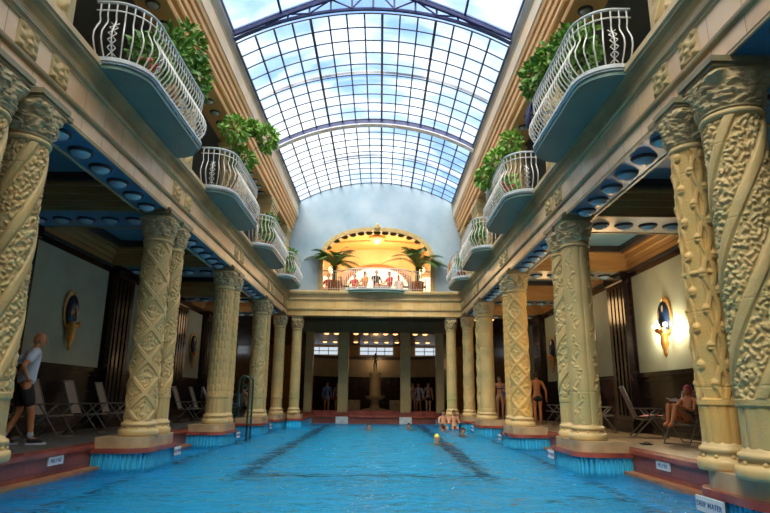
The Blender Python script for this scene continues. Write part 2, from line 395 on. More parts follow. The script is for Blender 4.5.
# ------------------------------------------------------------------ aisle walls
for s in (-1, 1):
    w = struct('wall_%s' % SIDE[s], MB().box(s * XW, s * (XW + .3), Y0, YB, -.3, 5.6), black_m, label='black marble wall of the %s aisle with pale panels' % SIDE[s])
    ys_ = [1.15 - 5.22 + PL] 
    ps = [1.15] + PAIR + [32.6]
    fr = MB(); 
    for a, b in zip([q + 1.25 for q in ps[:-1]], ps[1:]):
        a += .12; b -= .12
        MB().box(s * (XW - .03), s * XW, a, b, 1.62, 4.35).build('wall_panel', panel_m, w)
        fr.box(s * (XW - .06), s * XW, a - .08, a, 1.55, 4.44); fr.box(s * (XW - .06), s * XW, b, b + .08, 1.55, 4.44)
        fr.box(s * (XW - .07), s * XW, a, b, 4.35, 4.52); fr.box(s * (XW - .07), s * XW, a, b, 1.50, 1.62)
        fr.box(s * (XW - .04), s * XW, a + .2, b - .2, .95, 1.0); fr.box(s * (XW - .04), s * XW, a + .2, b - .2, 1.38, 1.42)
        fr.box(s * (XW - .05), s * XW, a, b, 0, .16)
    fr.build('marble_moulding', black_m, w)
    for P in PAIR:
        p = MB().box(s * (XW - .26), s * XW, P, P + 1.2, 0, 4.5).box(s * (XW - .32), s * XW, P - .05, P + 1.25, 4.3, 4.56).box(s * (XW - .32), s * XW, P - .05, P + 1.25, 0, .3)
        for q in range(4): p.box(s * (XW - .285), s * XW, P + .14 + q * .26, P + .28 + q * .26, .45, 4.15)
        p.build('pilaster', black2_m, w)
# wall behind camera
struct('wall_back', MB().box(-XW - .3, XW + .3, Y0 - .3, Y0, -1.8, 12), hallw_m)

# ------------------------------------------------------------------ arcade entablatures
def prof_lower(p0, sgn):
    """h grows into the hall"""
    P = [(0, ZS), (0, 4.82), (.045, 4.84), (.045, 4.90), (.012, 4.92), (.012, 5.26), (.04, 5.27), (.04, 5.31), (.075, 5.325), (.075, 5.37), (.05, 5.385),
         (.06, 5.44), (.10, 5.52), (.15, 5.575), (.16, 5.58), (.16, 5.62), (.19, 5.63), (.19, 5.72), (.17, 5.74), (-.62, ZC), (-.62, ZS)]
    return [(p0 - sgn * h, z) for h, z in P]
def sub(P, z0, z1, back, p0):
    return [q for q in P if z0 - 1e-6 <= q[1] <= z1 + 1e-6 and abs(q[0] - back) > 1e-6]
k = 0
for s in (-1, 1):
    P = prof_lower(s * XI, s); bx = s * XO
    k += 1
    def piece(z0, z1): 
        Q = [q for q in P[:-2] if z0 - 1e-6 <= q[1] <= z1 + 1e-6]
        return Q + [(bx, Q[-1][1]), (bx, Q[0][1])]
    t = struct('trim_%d' % k, MB().extrude(piece(ZS, 4.82), 'y', Y0, 27.15), fasc_m, label='lower fascia band of the %s arcade beam' % SIDE[s])
    MB().extrude(piece(4.82, 4.92), 'y', Y0, 27.15).build('moulding', mould_m, t)
    MB().extrude(piece(4.92, 5.26), 'y', Y0, 27.15).build('frieze', fasc_m, t)
    MB().extrude(piece(5.26, 5.385), 'y', Y0, 27.15).build('moulding', mould2_m, t)
    MB().extrude(piece(5.385, 5.58), 'y', Y0, 27.15).build('cove', mould_m, t)
    MB().extrude(piece(5.58, 5.74), 'y', Y0, 27.15).build('cornice', mould2_m, t)
    lnm = MB()
    for z in (4.60, 4.86, 5.29, 5.35, 5.60): lnm.box(s * (XI - {4.60: .002, 4.86: .05, 5.29: .045, 5.35: .08, 5.60: .165}[z]), s * XI, Y0, 27.1, z - .006, z + .006)
    lnm.build('dark_fillet', abacus_m, t)
    # carved blocks on the frieze, two at each pair
    for i, Pn in enumerate(PAIR[:]):
        for dy in (.1, .82) if i < 4 else (.0, .6):
            yc = Pn + dy
            n1, n2 = 34, 30
            U, V = np.meshgrid(np.linspace(0, 1, n1), np.linspace(0, 1, n2))
            H = .018 + .032 * np.abs(np.sin(U * PI * 3) * np.sin(V * PI * 2.5 + np.sin(U * 9))) * np.clip(np.minimum.reduce([U, 1 - U, V, 1 - V]) * 10, 0, 1) + .02 * (np.hypot(U - .5, (V - .5)) < .22)
            H[0, :] = H[-1, :] = 0; H[:, 0] = H[:, -1] = 0
            zz = 4.93 + V * .34; yy = yc + U * .42
            xx = s * (XI - .012 - H)
            put(grid_mesh('relief_block', xx, yy, zz, stone, wrap=False), 'relief_block', t)
        MB().box(s * (XI - .05), s * XI, Pn - .05, Pn + PL + .05, ZS - .02, ZS + .05).build('abacus_lip', abacus_m, t)
    # soffit panel
    so = MB()
    ps = [1.15] + PAIR
    for a in ps: 
        if a < 25.9: so.box(s * (XI + .04), s * (XO - .02), a + PL, min(a + 5.2, 25.9), ZS - .012, ZS)
    so.build('soffit_panel', blue_m, t)
    lipm = MB().box(s * (XI), s * (XI + .03), Y0, 27.1, ZS - .02, ZS + .01).box(s * (XO - .03), s * (XO + .02), Y0, 27.1, ZS - .03, ZS + .02)
    lipm.build('soffit_lip', mould2_m, t)
# far cross beam
Pq = [(27.15 - h, z) for h, z in [(0, ZS), (0, 4.82), (.045, 4.84), (.045, 4.90), (.012, 4.92), (.012, 5.26), (.04, 5.27), (.04, 5.31), (.075, 5.325), (.075, 5.37), (.05, 5.385),
         (.06, 5.44), (.10, 5.52), (.15, 5.575), (.16, 5.58), (.16, 5.62), (.19, 5.63), (.19, 5.72), (.17, 5.74)]]
def piecex(z0, z1):
    Q = [q for q in Pq if z0 - 1e-6 <= q[1] <= z1 + 1e-6]
    return Q + [(27.75, Q[-1][1]), (27.75, Q[0][1])]
t = struct('trim_3', MB().extrude(piecex(ZS, 4.82), 'x', -4.62, 4.62), fascx_m, label='lower fascia of the cross beam at the far end')
for z0, z1, m_, nm in ((4.82, 4.92, mould_m, 'moulding'), (4.92, 5.26, fascx_m, 'frieze'), (5.26, 5.385, mould2_m, 'moulding'), (5.385, 5.58, mould2_m, 'cove'), (5.58, 5.74, base_m, 'cornice')):
    MB().extrude(piecex(z0, z1), 'x', -4.62, 4.62).build(nm, m_, t)
# ------------------------------------------------------------------ aisle ceilings: cross beams and coffers
for s in (-1, 1):
    c = struct('ceiling_%s' % SIDE[s], MB().box(s * XO, s * (XW + .3), Y0, YE, 5.22, 5.5), coft_m, label='coffered ceiling of the %s aisle' % SIDE[s])
    ps = [1.15] + PAIR
    for i, P in enumerate(ps):
        MB().box(s * XO, s * XW, P, P + 1.25, ZS, 5.22).build('cross_beam', cofw_m, c)
        MB().box(s * (XO + .03), s * (XW - .05), P + .06, P + 1.19, ZS - .015, ZS).build('cross_beam_soffit', (blue_m if s < 0 or i != 2 else creamsof_m) if s < 0 or i < 2 else creamsof_m, c)
        MB().box(s * (XO + .02), s * XW, P - .02, P + .04, ZS - .03, ZS + .02).box(s * (XO + .02), s * XW, P + 1.21, P + 1.27, ZS - .03, ZS + .02).build('cross_beam_lip', mould_m, c)
        if i < len(ps) - 1:
            a, b = P + 1.25, ps[i + 1]
            x0, x1 = sorted((s * (XO), s * (XW)))
            fw = MB(); z = ZS + .04
            for w, dz in ((.05, .12), (.12, .12), (.20, .14), (.30, .10)):
                fw.frame(x0, x1, a, b, z, z + dz, w); z += dz
            fw.build('coffer_cornice', cofw_m, c)
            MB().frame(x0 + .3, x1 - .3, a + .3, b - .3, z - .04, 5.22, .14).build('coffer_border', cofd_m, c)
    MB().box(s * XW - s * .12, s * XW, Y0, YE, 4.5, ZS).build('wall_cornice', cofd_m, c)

# dome lamps
def dome_lamp_meshes(r, dm, rm):
    d = MB().lathe([(r * math.cos(a), -r * .62 * math.sin(a) - .03) for a in [PI / 2 * i / 7 for i in range(8)]], 20, cap=False)
    q = MB().lathe([(r * 1.28, 0), (r * 1.30, -.015), (r * 1.16, -.045), (r * 1.0, -.045), (r * 1.0, 0)], 20, cap=False)
    return d.mesh('dome', dm, True), q.mesh('rim', rm, True)
DL = dome_lamp_meshes(.15, dome_m, rim_m); DG = dome_lamp_meshes(.12, domeg_m, rimg_m); DY = dome_lamp_meshes(.17, domel_m, rim_m)
def lamp(me, loc, label, group):
    t = thing('dome_lamp', label, 'lamp', loc, 0, group)
    put(me[0], 'dome', t); put(me[1], 'rim', t)
BAYW = ['between the nearest and second column pairs', 'between the second and third column pairs', 'between the third and fourth column pairs', 'between the fourth and farthest column pairs']
for s in (-1, 1):
    for i in range(-1, 4):
        a, b = (PAIR[i] + PL if i >= 0 else 1.15 + PL), PAIR[i + 1]
        n_ = 6
        for j in range(n_):
            y = a + (b - a) * (j + .5) / n_
            if i < 0 and (j not in (3, 4) or s < 0): continue
            where = 'past the %s columns' % ['nearest', 'second', 'third', 'fourth'][i] if i >= 0 else 'before the nearest columns'
            lamp(DL, (s * (XI + XO) / 2, y, ZS - .012), 'teal dome lamp, %s of those under the %s arcade beam %s' % (ORD[j], SIDE[s], where), 'dome lamps under the %s arcade beam' % SIDE[s])
    for i in range(0, 5):
        for j in range(5):
            x = XO + .32 + j * .52
            lamp(DL, (s * x, PAIR[i] + .62, ZS - .015), 'teal dome lamp, %s from the pool, %s aisle cross beam at the %s columns' % (ORD[j], SIDE[s], ['nearest', 'second', 'third', 'fourth', 'farthest'][i]), 'dome lamps on the %s aisle cross beams' % SIDE[s])
# ------------------------------------------------------------------ upper gallery
k = 3
for s in (-1, 1):
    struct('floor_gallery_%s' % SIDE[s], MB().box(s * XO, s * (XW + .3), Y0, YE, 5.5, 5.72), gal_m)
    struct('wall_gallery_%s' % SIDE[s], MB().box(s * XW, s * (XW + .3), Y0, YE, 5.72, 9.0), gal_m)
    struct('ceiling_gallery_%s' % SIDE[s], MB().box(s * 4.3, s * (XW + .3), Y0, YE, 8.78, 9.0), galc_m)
    k += 1
    prof = [(4.80, 8.68), (4.12, 8.68), (4.10, 8.72), (4.10, 8.80), (4.13, 8.81), (4.13, 8.85), (4.03, 8.86), (4.00, 8.90), (4.00, 8.98), (4.08, 8.99), (4.08, 9.04), (3.97, 9.06), (3.95, 9.16), (4.03, 9.17), (4.03, 9.22),
            (3.92, 9.24), (3.90, 9.34), (3.97, 9.35), (3.97, 9.40), (3.87, 9.42), (3.84, 9.50), (4.80, 9.50)]
    t = struct('trim_%d' % k, MB().extrude([(s * a, b) for a, b in prof], 'y', Y0, YE), wood_m, label='stepped cornice in warm lamplight tone above the %s gallery' % SIDE[s])
    MB().extrude([(s * a, b) for a, b in [(4.80, 9.50), (3.84, 9.50), (3.81, 9.52), (3.81, 9.94), (3.77, 9.98), (4.80, 9.98)]], 'y', Y0, YE).build('plain_band', cornf_m, t)
    MB().extrude([(s * a, b) for a, b in [(4.80, 9.98), (3.90, 9.98), (3.75, 10.30), (3.75, 10.36), (4.80, 10.36)]], 'y', Y0, YE).build('gutter', gut_m, t)
    MB().box(s * 4.80, s * (XW + .3), Y0, YE, 9.0, 9.15).build('roof_slab', gal_m, t)
    # parapet and pillars
    for i, P in enumerate([1.15] + PAIR):
        if i == 0: continue
        a, b = P + .05, P + 1.25
        if i == 5: b = P + 1.0
        pt = thing('gallery_pillar', 'carved rectangular pillar of the %s gallery above the %s column pair' % (SIDE[s], ['', 'nearest', 'second', 'third', 'fourth', 'farthest'][i]), 'pillar', (s * 4.40, (a + b) / 2, ZC), 0, 'carved gallery pillars')
        hx, hy = .28, (b - a) / 2
        # relief faces: grid wrapped round the rectangle
        per = 160; rows = 120
        tt = np.linspace(0, 1, per, endpoint=False) * 4; side = tt.astype(int); q = tt - side
        bxp = np.where(side == 0, -1 + 2 * q, np.where(side == 1, 1, np.where(side == 2, 1 - 2 * q, -1)))
        byp = np.where(side == 0, -1, np.where(side == 1, -1 + 2 * q, np.where(side == 2, 1, 1 - 2 * q)))
        z = np.linspace(0, 2.38, rows)
        BX, Zg = np.meshgrid(bxp, z); BY, _ = np.meshgrid(byp, z); Q, _ = np.meshgrid(q, z)
        ed = np.clip(np.minimum(Q, 1 - Q) * 8 - .6, 0, 1) * np.clip((Zg - .15) * 8, 0, 1) * np.clip((2.25 - Zg) * 8, 0, 1)
        H = ed * .06 * np.abs(np.sin(Q * 12 + 2 * np.sin(Zg * 5)) * np.cos(Zg * 11 + np.sin(Q * 14) * 1.5))
        put(grid_mesh('relief_shaft', BX * (hx + H), BY * (hy + H), Zg, stone), 'relief_shaft', pt)
        cp = MB(); z = 2.38
        for w, dz in ((.02, .06), (.05, .08), (.03, .05), (.08, .10), (.12, .08)):
            w = w * .8; cp.box(-hx - w, hx + w, -hy - w, hy + w, z, z + dz); z += dz
        cp.box(-hx - .04, hx + .04, -hy - .04, hy + .04, z, 2.93)
        cp.build('capital', stone_g, pt)
        MB().box(-hx - .04, hx + .04, -hy - .05, hy + .05, 0, .14).build('base', stone_g, pt)
    for i in range(0, 4):
        a, b = PAIR[i] + 1.3, PAIR[i + 1]
        for j in range(6):
            y = a + (b - a) * (j + .5) / 6
            lamp(DG, (s * 4.44, y, 8.68), 'grey dome lamp, %s of those under the %s gallery cornice past the %s pillar' % (ORD[j], SIDE[s], ['nearest', 'second', 'third', 'fourth'][i]), 'dome lamps under the %s gallery cornice' % SIDE[s])

# ------------------------------------------------------------------ end wall with the big arch
def arc_z(x, half=3.75, z0=10.33, rise=1.02, dz=0):
    R = (half * half + rise * rise) / (2 * rise)
    return z0 + dz + math.sqrt(max(R * R - x * x, 0)) - (R - rise)
AC, AH = .08, 2.62
def hole_z(x, ah=AH, sp=7.25, ri=1.56, ex=2.3):
    u = min(abs((x - AC) / ah), 1); return sp + ri * (1 - u ** ex) ** (1 / ex)
mb = MB()
def wall_strip(mb, x0, x1, zb0, zb1, zt0, zt1, y0, y1):
    mb.add([(x0, y0, zb0), (x1, y0, zb1), (x1, y0, zt1), (x0, y0, zt0), (x0, y1, zb0), (x1, y1, zb1), (x1, y1, zt1), (x0, y1, zt0)],
           [(0, 1, 2, 3), (5, 4, 7, 6), (0, 4, 5, 1), (3, 2, 6, 7)])
xs_ = [AC - AH * math.cos(PI * i / 60) for i in range(61)]
for a, b in zip(xs_[:-1], xs_[1:]):
    wall_strip(mb, a, b, hole_z(a), hole_z(b), arc_z(a), arc_z(b), YE, YE + .35)
for a, b in ((-3.75, AC - AH), (AC + AH, 3.75)):
    nseg = 4
    for q in range(nseg):
        xa, xb = a + (b - a) * q / nseg, a + (b - a) * (q + 1) / nseg
        wall_strip(mb, xa, xb, 5.7, 5.7, arc_z(xa), arc_z(xb), YE, YE + .35)
mb.box(-XW - .3, -3.75, YE, YE + .35, 5.7, 10.36); mb.box(3.75, XW + .3, YE, YE + .35, 5.7, 10.36)
mb.box(AC - AH - .001, AC - AH + .02, YE, YE + .35, 5.7, 7.25); mb.box(AC + AH - .02, AC + AH, YE, YE + .35, 5.7, 7.25)
wf = struct('wall_far', mb, endw_m, label='pale blue plaster end wall pierced by a wide arch')
# arch trim
path = [(AC - AH, 5.74), (AC - AH, 6.5)] + [(x, hole_z(x)) for x in xs_] + [(AC + AH, 6.5), (AC + AH, 5.74)]
def ring(mb, path, w, d, y):
    """rectangular section following the opening, outside of it"""
    n_ = len(path); o = len(mb.v)
    for i, (x, z) in enumerate(path):
        a = path[max(i - 1, 0)]; b = path[min(i + 1, n_ - 1)]
        t = Vector((b[0] - a[0], b[1] - a[1])).normalized(); nn = Vector((-t.y, t.x))
        for du, dy in ((-.04, 0), (w, 0), (w, -d), (-.04, -d)):
            mb.v.append((x + nn.x * du, y + dy, z + nn.y * du))
    for i in range(n_ - 1):
        for j in range(4): mb.f.append((o + 4 * i + j, o + 4 * i + (j + 1) % 4, o + 4 * i + 4 + (j + 1) % 4, o + 4 * i + 4 + j))
ring_mb = MB(); ring(ring_mb, path, .17, .12, YE + .05); ring(ring_mb, path, .08, .17, YE + .05)
ring_mb.build('arch_trim', archt_m, wf)
MB().ball((AC, YE - .1, 8.95), (.17, .1, .16)).ball((AC, YE - .12, 9.05), (.1, .08, .12)).box(AC - .2, AC + .2, YE - .1, YE, 8.78, 8.86).build('keystone', archt_m, wf)
sc = MB()
for i in range(13):
    x = AC - AH + .25 + i * (2 * AH - .5) / 12
    sc.ball((x, YE + .1, hole_z(x) - .08), (.17, .07, .10))
sc.build('scalloped_edge', dbeam_m, wf)
# warm hall behind the arch
hw = MB().box(-5.2, -5.0, YE + .35, 33.2, 5.5, 9.6).box(5.0, 5.2, YE + .35, 33.2, 5.5, 9.6).box(-5.2, 5.2, 33.2, 33.4, 5.5, 9.6)
struct('wall_upper_hall', hw, hallw_m, label='sunlit cream walls of the upper room behind the arch')
struct('floor_upper_hall', MB().box(-5.2, 5.2, YE + .2, 33.4, 5.5, 5.72), hallw_m)
cb = MB(); n_ = 24
for q in range(n_):
    a0, a1 = PI * q / n_, PI * (q + 1) / n_
    p = [(-5.0 * math.cos(a), 8.0 + 1.35 * math.sin(a)) for a in (a0, a1)]
    wall_strip(cb, p[0][0], p[1][0], p[0][1], p[1][1], p[0][1] + .15, p[1][1] + .15, YE + .35, 33.2)
ch = struct('ceiling_upper_hall', cb, hallc_m, label='curved orange wooden ceiling of the upper room')
rb = MB()
for y in (29.3, 31.2):
    rb.tube([(-4.9 * math.cos(PI * q / 24), y, 8.0 + 1.3 * math.sin(PI * q / 24)) for q in range(25)], .08, 6)
rb.build('ceiling_rib', archt_m, ch)
ia = MB(); ring(ia, [(AC - 1.8, 5.74), (AC - 1.8, 7.1)] + [(AC - 1.8 * math.cos(PI * q / 30), 7.1 + 1.15 * math.sin(PI * q / 30)) for q in range(31)] + [(AC + 1.8, 5.74)], .14, .2, 33.15)
ia.build('inner_arch', apsew_m, ch)
# sun-filled windows of the room
def pane_window(name, x0, x1, y, z0, z1, m_, nx_, nz_, fm, fw=.035, arch=0):
    w = struct(name, MB().box(x0, x1, y, y + .04, z0, z1), m_)
    f = MB()
    for i in range(nx_ + 1):
        x = x0 + (x1 - x0) * i / nx_; f.box(x - fw, x + fw, y - .05, y, z0, z1)
    for i in range(nz_ + 1):
        z = z0 + (z1 - z0) * i / nz_; f.box(x0, x1, y - .05, y, z - fw, z + fw)
    f.build('window_frame', fm, w)
    return w
w2 = MB()
for q in range(30):
    xa, xb = AC - 1.78 * math.cos(PI * q / 30), AC - 1.78 * math.cos(PI * (q + 1) / 30)
    wall_strip(w2, xa, xb, 5.9, 5.9, 7.1 + 1.13 * math.sin(PI * q / 30), 7.1 + 1.13 * math.sin(PI * (q + 1) / 30), 33.12, 33.16)
w2o = struct('window_2', w2, winw_m, label='sunlit arched window at the back of the upper room')
fm_ = MB(); pfm = mat('pale_frame', (.7, .6, .4), .5)
for x in (-1.2, -.6, 0, .6, 1.2): fm_.box(AC + x - .02, AC + x + .02, 33.06, 33.12, 5.9, 7.1 + 1.1 * math.sqrt(1 - (x / 1.8) ** 2))
for z in (6.4, 7.1): fm_.box(AC - 1.75, AC + 1.75, 33.06, 33.12, z - .02, z + .02)
fm_.build('window_frame', pfm, w2o)
pane_window('window_3', -4.6, -2.4, 33.1, 6.1, 7.7, winw_m, 3, 3, pfm, .02)
pane_window('window_4', 2.5, 4.7, 33.1, 6.1, 7.7, winw_m, 3, 3, pfm, .02)
def point(name, loc, e, col, r=.15):
    l_ = bpy.data.lights.new(name, 'POINT'); l_.energy = e; l_.color = col; l_.shadow_soft_size = r
    o_ = bpy.data.objects.new(name, l_); C.objects.link(o_); o_.location = loc; return o_
def area(name, loc, rot, sx, sy, e, col):
    l_ = bpy.data.lights.new(name, 'AREA'); l_.shape = 'RECTANGLE'; l_.size = sx; l_.size_y = sy; l_.energy = e; l_.color = col
    o_ = bpy.data.objects.new(name, l_); C.objects.link(o_); o_.location = loc; o_.rotation_euler = rot; return o_
t = thing('ceiling_lamp', 'round plaster lamp rose on the orange ceiling of the upper room', 'lamp', (.06, 30.5, 9.28))
MB().lathe([(.45, 0), (.42, -.08), (.2, -.12), (.0, -.14)], 24).build('rose', hallw_m, t, True)
MB().ball((0, 0, -.2), .12).build('globe', bulb_m, t, True)
point('upper_hall_light', (.06, 31.0, 7.6), 300, (1, .68, .34), .5)
for s, lab in ((-1, 'left'), (1, 'right')):
    t = thing('globe_lamp', 'glowing white globe lamp at the %s side of the upper arch' % lab, 'lamp', (AC + s * 2.2, 28.4, 5.72))
    MB().tube([(0, 0, 0), (0, 0, 1.15)], .03).build('stem', gold_m, t)
    MB().ball((0, 0, 1.35), .2).build('globe', bulb_m, t, True)
point('upper_hall_light', (-2.0, 29.4, 7.4), 130, (1, .75, .45), .3)
point('upper_hall_light', (2.1, 29.4, 7.4), 130, (1, .75, .45), .3)

# ------------------------------------------------------------------ skylight
def arc_pts(y, dz=0, n_=30, half=3.75):
    return [(-half + 2 * half * i / n_, y, arc_z(-half + 2 * half * i / n_, dz=dz)) for i in range(n_ + 1)]
def glass_section(name, y0, y1, nrow, dz, label):
    xs = np.linspace(-3.75, 3.75, 31); zs = np.array([arc_z(x, dz=dz) for x in xs])
    X = np.stack([xs, xs]); Z = np.stack([zs, zs]); Y = np.stack([np.full(31, y0), np.full(31, y1)])
    w = put(grid_mesh('glass_pane', X, Y, Z, gl, wrap=False), name); w['kind'] = 'structure'; w['label'] = label
    b = MB()
    for i in range(16):
        x = -3.75 + 7.50 * i / 15; z = arc_z(x, dz=dz); th = .036 if i in (4, 8, 11) else .022
        b.box(x - th, x + th, y0, y1, z - .07, z - .01)
    for i in range(nrow + 1):
        y = y0 + (y1 - y0) * i / nrow
        b.tube(arc_pts(y, dz - .03), .024, 5)
    b.build('glazing_bars', bar_m, w)
    # broad soft-blue purlin, half-way
    ym = (y0 + y1) / 2
    p = arc_pts(ym, dz + .10)
    q = MB()
    for a, c in zip(p[:-1], p[1:]): wall_strip(q, a[0], c[0], a[2], c[2], a[2] + .03, c[2] + .03, ym, ym + .14)
    q.build('outer_purlin', MATS['purlin'], w)
    return w
mat('purlin', (.25, .36, .62), .6)
glass_section('window_1', 21.2, YE, 10, 0, 'far arched section of the glass roof')
glass_section('window_5', 14.4, 20.7, 10, 0, 'middle arched section of the glass roof')
glass_section('window_6', Y0, 12.4, 20, .42, 'near raised section of the glass roof')
def arch_strip(mb, y0, y1, dz0, dz1, n_=30, half=3.75):
    p = arc_pts(y0, 0, n_, half)
    for a, c in zip(p[:-1], p[1:]): wall_strip(mb, a[0], c[0], a[2] + dz0, c[2] + dz0, a[2] + dz1, c[2] + dz1, y0, y1)
t = thing('roof_arch', 'curved dark blue roof arch between the middle and far glass sections', 'roof beam', (0, 20.7, 10.1))
b = MB(); arch_strip(b, 20.7, 20.80, -.26, .0); o = b.build('blue_web', blueiron_m, t); o.location = (0, -20.7, -10.1)
b = MB(); arch_strip(b, 20.80, 21.2, -.02, .04); o = b.build('white_flange', whitesteel_m, t); o.location = (0, -20.7, -10.1)
b = MB(); arch_strip(b, 20.58, 20.86, -.30, -.26); o = b.build('lower_flange', whitesteel_m, t); o.location = (0, -20.7, -10.1)
# truss at the near end of the middle section
t = thing('roof_truss', 'blue steel lattice truss spanning the glass roof near the top of the view', 'roof truss', (0, 14.05, 10.1))
lo_ = arc_pts(14.15, -.08, 30)
b = MB(); b.tube(lo_, .055, 6); o = b.build('bottom_chord', blueiron_m, t); o.location = (0, -14.05, -10.1)
def up_z(x): return 10.35 + .97 * (1 - abs(x) / 3.75) * 1.35 + .28 * (1 - (x / 3.75) ** 2)
up_ = [(x, 14.05, up_z(x)) for x in np.linspace(-3.75, 3.75, 31)]
b = MB(); b.tube(up_, .07, 6); o = b.build('top_chord', blueiron_m, t); o.location = (0, -14.05, -10.1)
b = MB(); b.tube([(x, 14.01, z + .10) for x, y, z in up_], .035, 6); o = b.build('upper_flange', MATS['purlin'], t); o.location = (0, -14.05, -10.1)
br = MB(); bxs = np.linspace(-2.9, 2.9, 11)
for i, x in enumerate(bxs):
    br.tube([(x, 14.10, arc_z(x) - .08), (x, 14.10, up_z(x))], .03, 5)
    if i < 10:
        x2 = bxs[i + 1]
        if i % 2: br.tube([(x, 14.10, up_z(x)), (x2, 14.10, arc_z(x2) - .08)], .026, 5)
        else: br.tube([(x, 14.10, arc_z(x) - .08), (x2, 14.10, up_z(x2))], .026, 5)
o = br.build('bracing', blueiron_m, t); o.location = (0, -14.05, -10.1)
# white fixed panels between truss and near section
b = MB()
q0 = [(x, up_z(x) + .12) for x in np.linspace(-3.75, 3.75, 31)]
for (xa, za), (xb, zb) in zip(q0[:-1], q0[1:]):
    za2, zb2 = arc_z(xa, dz=.42), arc_z(xb, dz=.42)
    b.add([(xa, 14.0, za), (xb, 14.0, zb), (xb, 12.4, zb2), (xa, 12.4, za2)], [(0, 1, 2, 3)])
    b.add([(xa, 14.4, arc_z(xa)), (xb, 14.4, arc_z(xb)), (xb, 14.15, zb), (xa, 14.15, za)], [(0, 1, 2, 3)])
o = b.build('window_7', gl); o['kind'] = 'structure'; o['label'] = 'white glazed strip above the roof truss'
b = MB()
for x in np.linspace(-3.75, 3.75, 7): b.box(x - .03, x + .03, 12.4, 14.05, up_z(x) + .06, up_z(x) + .06 + .05)
b.tube(arc_pts(12.4, .40), .07, 6)
b.build('roof_rail', blueiron_m, o)

# ------------------------------------------------------------------ far bay: olive pillars, apse, fountain
t = struct('trim_6', MB().box(-4.0, 4.0, 31.0, 31.5, 4.24, 4.86), dbeam_m, label='cream beam shaded dark olive behind the far cross beam')
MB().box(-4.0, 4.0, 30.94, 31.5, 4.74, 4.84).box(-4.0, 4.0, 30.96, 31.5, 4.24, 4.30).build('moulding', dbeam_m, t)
for x, w, lab in ((-1.62, .26, 'left of the statue fountain'), (1.62, .26, 'right of the statue fountain'), (-3.42, .2, 'beside the far left corner columns'), (3.42, .2, 'beside the far right corner columns')):
    t = thing('square_pillar', 'plain olive green square pillar standing in the water %s' % lab, 'pillar', (x, 31.2, 0), 0, 'olive square pillars at the far pool end')
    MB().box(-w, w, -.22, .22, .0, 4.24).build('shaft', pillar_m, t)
    MB().box(-w - .06, w + .06, -.28, .28, 0.0, .16).build('base', redtile_m, t)
    MB().box(-w - .05, w + .05, -.42, -.2, -.44, -.06).build('blue_plinth', slabw_m, t)
# side dark pilasters, back room shell
struct('wall_far_lower', MB().box(-XW, XW, YB, YB + .3, -.3, 5.5), apsew_m, label='brown back wall with windows beyond the fountain')
struct('ceiling_far', MB().box(-XW - .3, XW + .3, 27.75, YB, 4.85, 5.2), cofd_m)
o = struct('wall_parapet', MB(), apse_m) if False else None
cv = MB(); Rr = 6.6
def cyl_band(mb, r0, z0, z1, th=.15, cy=38.0, n_=28, a0=PI * .07, a1=PI * .93):
    for i in range(n_):
        p, q = a0 + (a1 - a0) * i / n_, a0 + (a1 - a0) * (i + 1) / n_
        v = []
        for a in (p, q):
            for r_ in (r0, r0 + th):
                for z in (z0, z1): v.append((r_ * math.cos(a), cy + r_ * math.sin(a) * .8, z))
        mb.add(v, [(0, 1, 5, 4), (2, 6, 7, 3), (1, 3, 7, 5), (0, 4, 6, 2)])
cyl_band(cv, 5.2, 2.3, 3.5)
o = struct('wall_apse', cv, apse_m, label='curved plaster parapet band behind the statue')
c2 = MB(); cyl_band(c2, 5.1, 3.5, 3.72, .3); c2.build('dark_rail', cofd_m, o)
c3 = MB(); cyl_band(c3, 5.3, 0, 2.3, .15); c3.build('lower_wall', black2_m, o)
for i, (x0, x1) in enumerate(((-1.3, 1.3), (-5.2, -3.0), (3.0, 5.2))):
    pane_window('window_%d' % (8 + i), x0, x1, YB - .1, 4.1, 4.72, win_m, 4 if i == 0 else 3, 2, white_m, .03)
# side pilasters of the far bay
for s in (-1, 1):
    struct('wall_far_bay_%s' % SIDE[s], MB().box(s * 3.9, s * 4.4, 34.0, 34.6, 0, 4.85), black_m)
for j in range(11):
    x = -3.1 + j * .62
    lamp(DY, (x, 36.9, 4.85), 'lit dome lamp, %s from the left in the front ceiling row beyond the pool' % ORD[j], 'lit dome lamps beyond the far end of the pool')
    lamp(DY, (x * 1.2, 42.5, 4.85), 'lit dome lamp, %s from the left in the rear row above the windows' % ORD[j], 'lit dome lamps above the far windows')
for s in (-1, 1):
    for x in (5.0, 5.9):
        lamp(DY, (s * x, 29.6, 4.85), 'lit dome lamp in the far %s aisle corner, %s the wall' % (SIDE[s], 'nearer' if x > 5.5 else 'farther from'), 'lit dome lamps in the aisle corners')
for x_ in (-3.5, 0, 3.5): point('far_bay_light', (x_, 41.5, 3.4), 45, (1, .62, .30), .4)
point('far_bay_light', (0, 34.0, 2.8), 14, (1, .62, .30), .4)

t = thing('statue_fountain', 'pale stone tiered fountain with a bowl in front of the curved parapet', 'fountain', (0, 36.0, 0))
MB().lathe([(.95, 0), (1.0, .1), (.8, .2), (.3, .3), (.22, .7), (.55, .85), (.62, .95), (.60, 1.0), (.3, .98), (.3, 1.0)], 32).build('bowl', plinth_m, t, True)
MB().lathe([(.30, .9), (.34, 1.0), (.36, 1.2), (.33, 1.9), (.30, 2.2), (.36, 2.26), (.36, 2.36)], 24).build('pedestal', base_m, t, True)
for q in (-1, 1): MB().box(q * .9, q * 2.2, .3, .9, 0, .75).build('bench_wall', plinth_m, t)

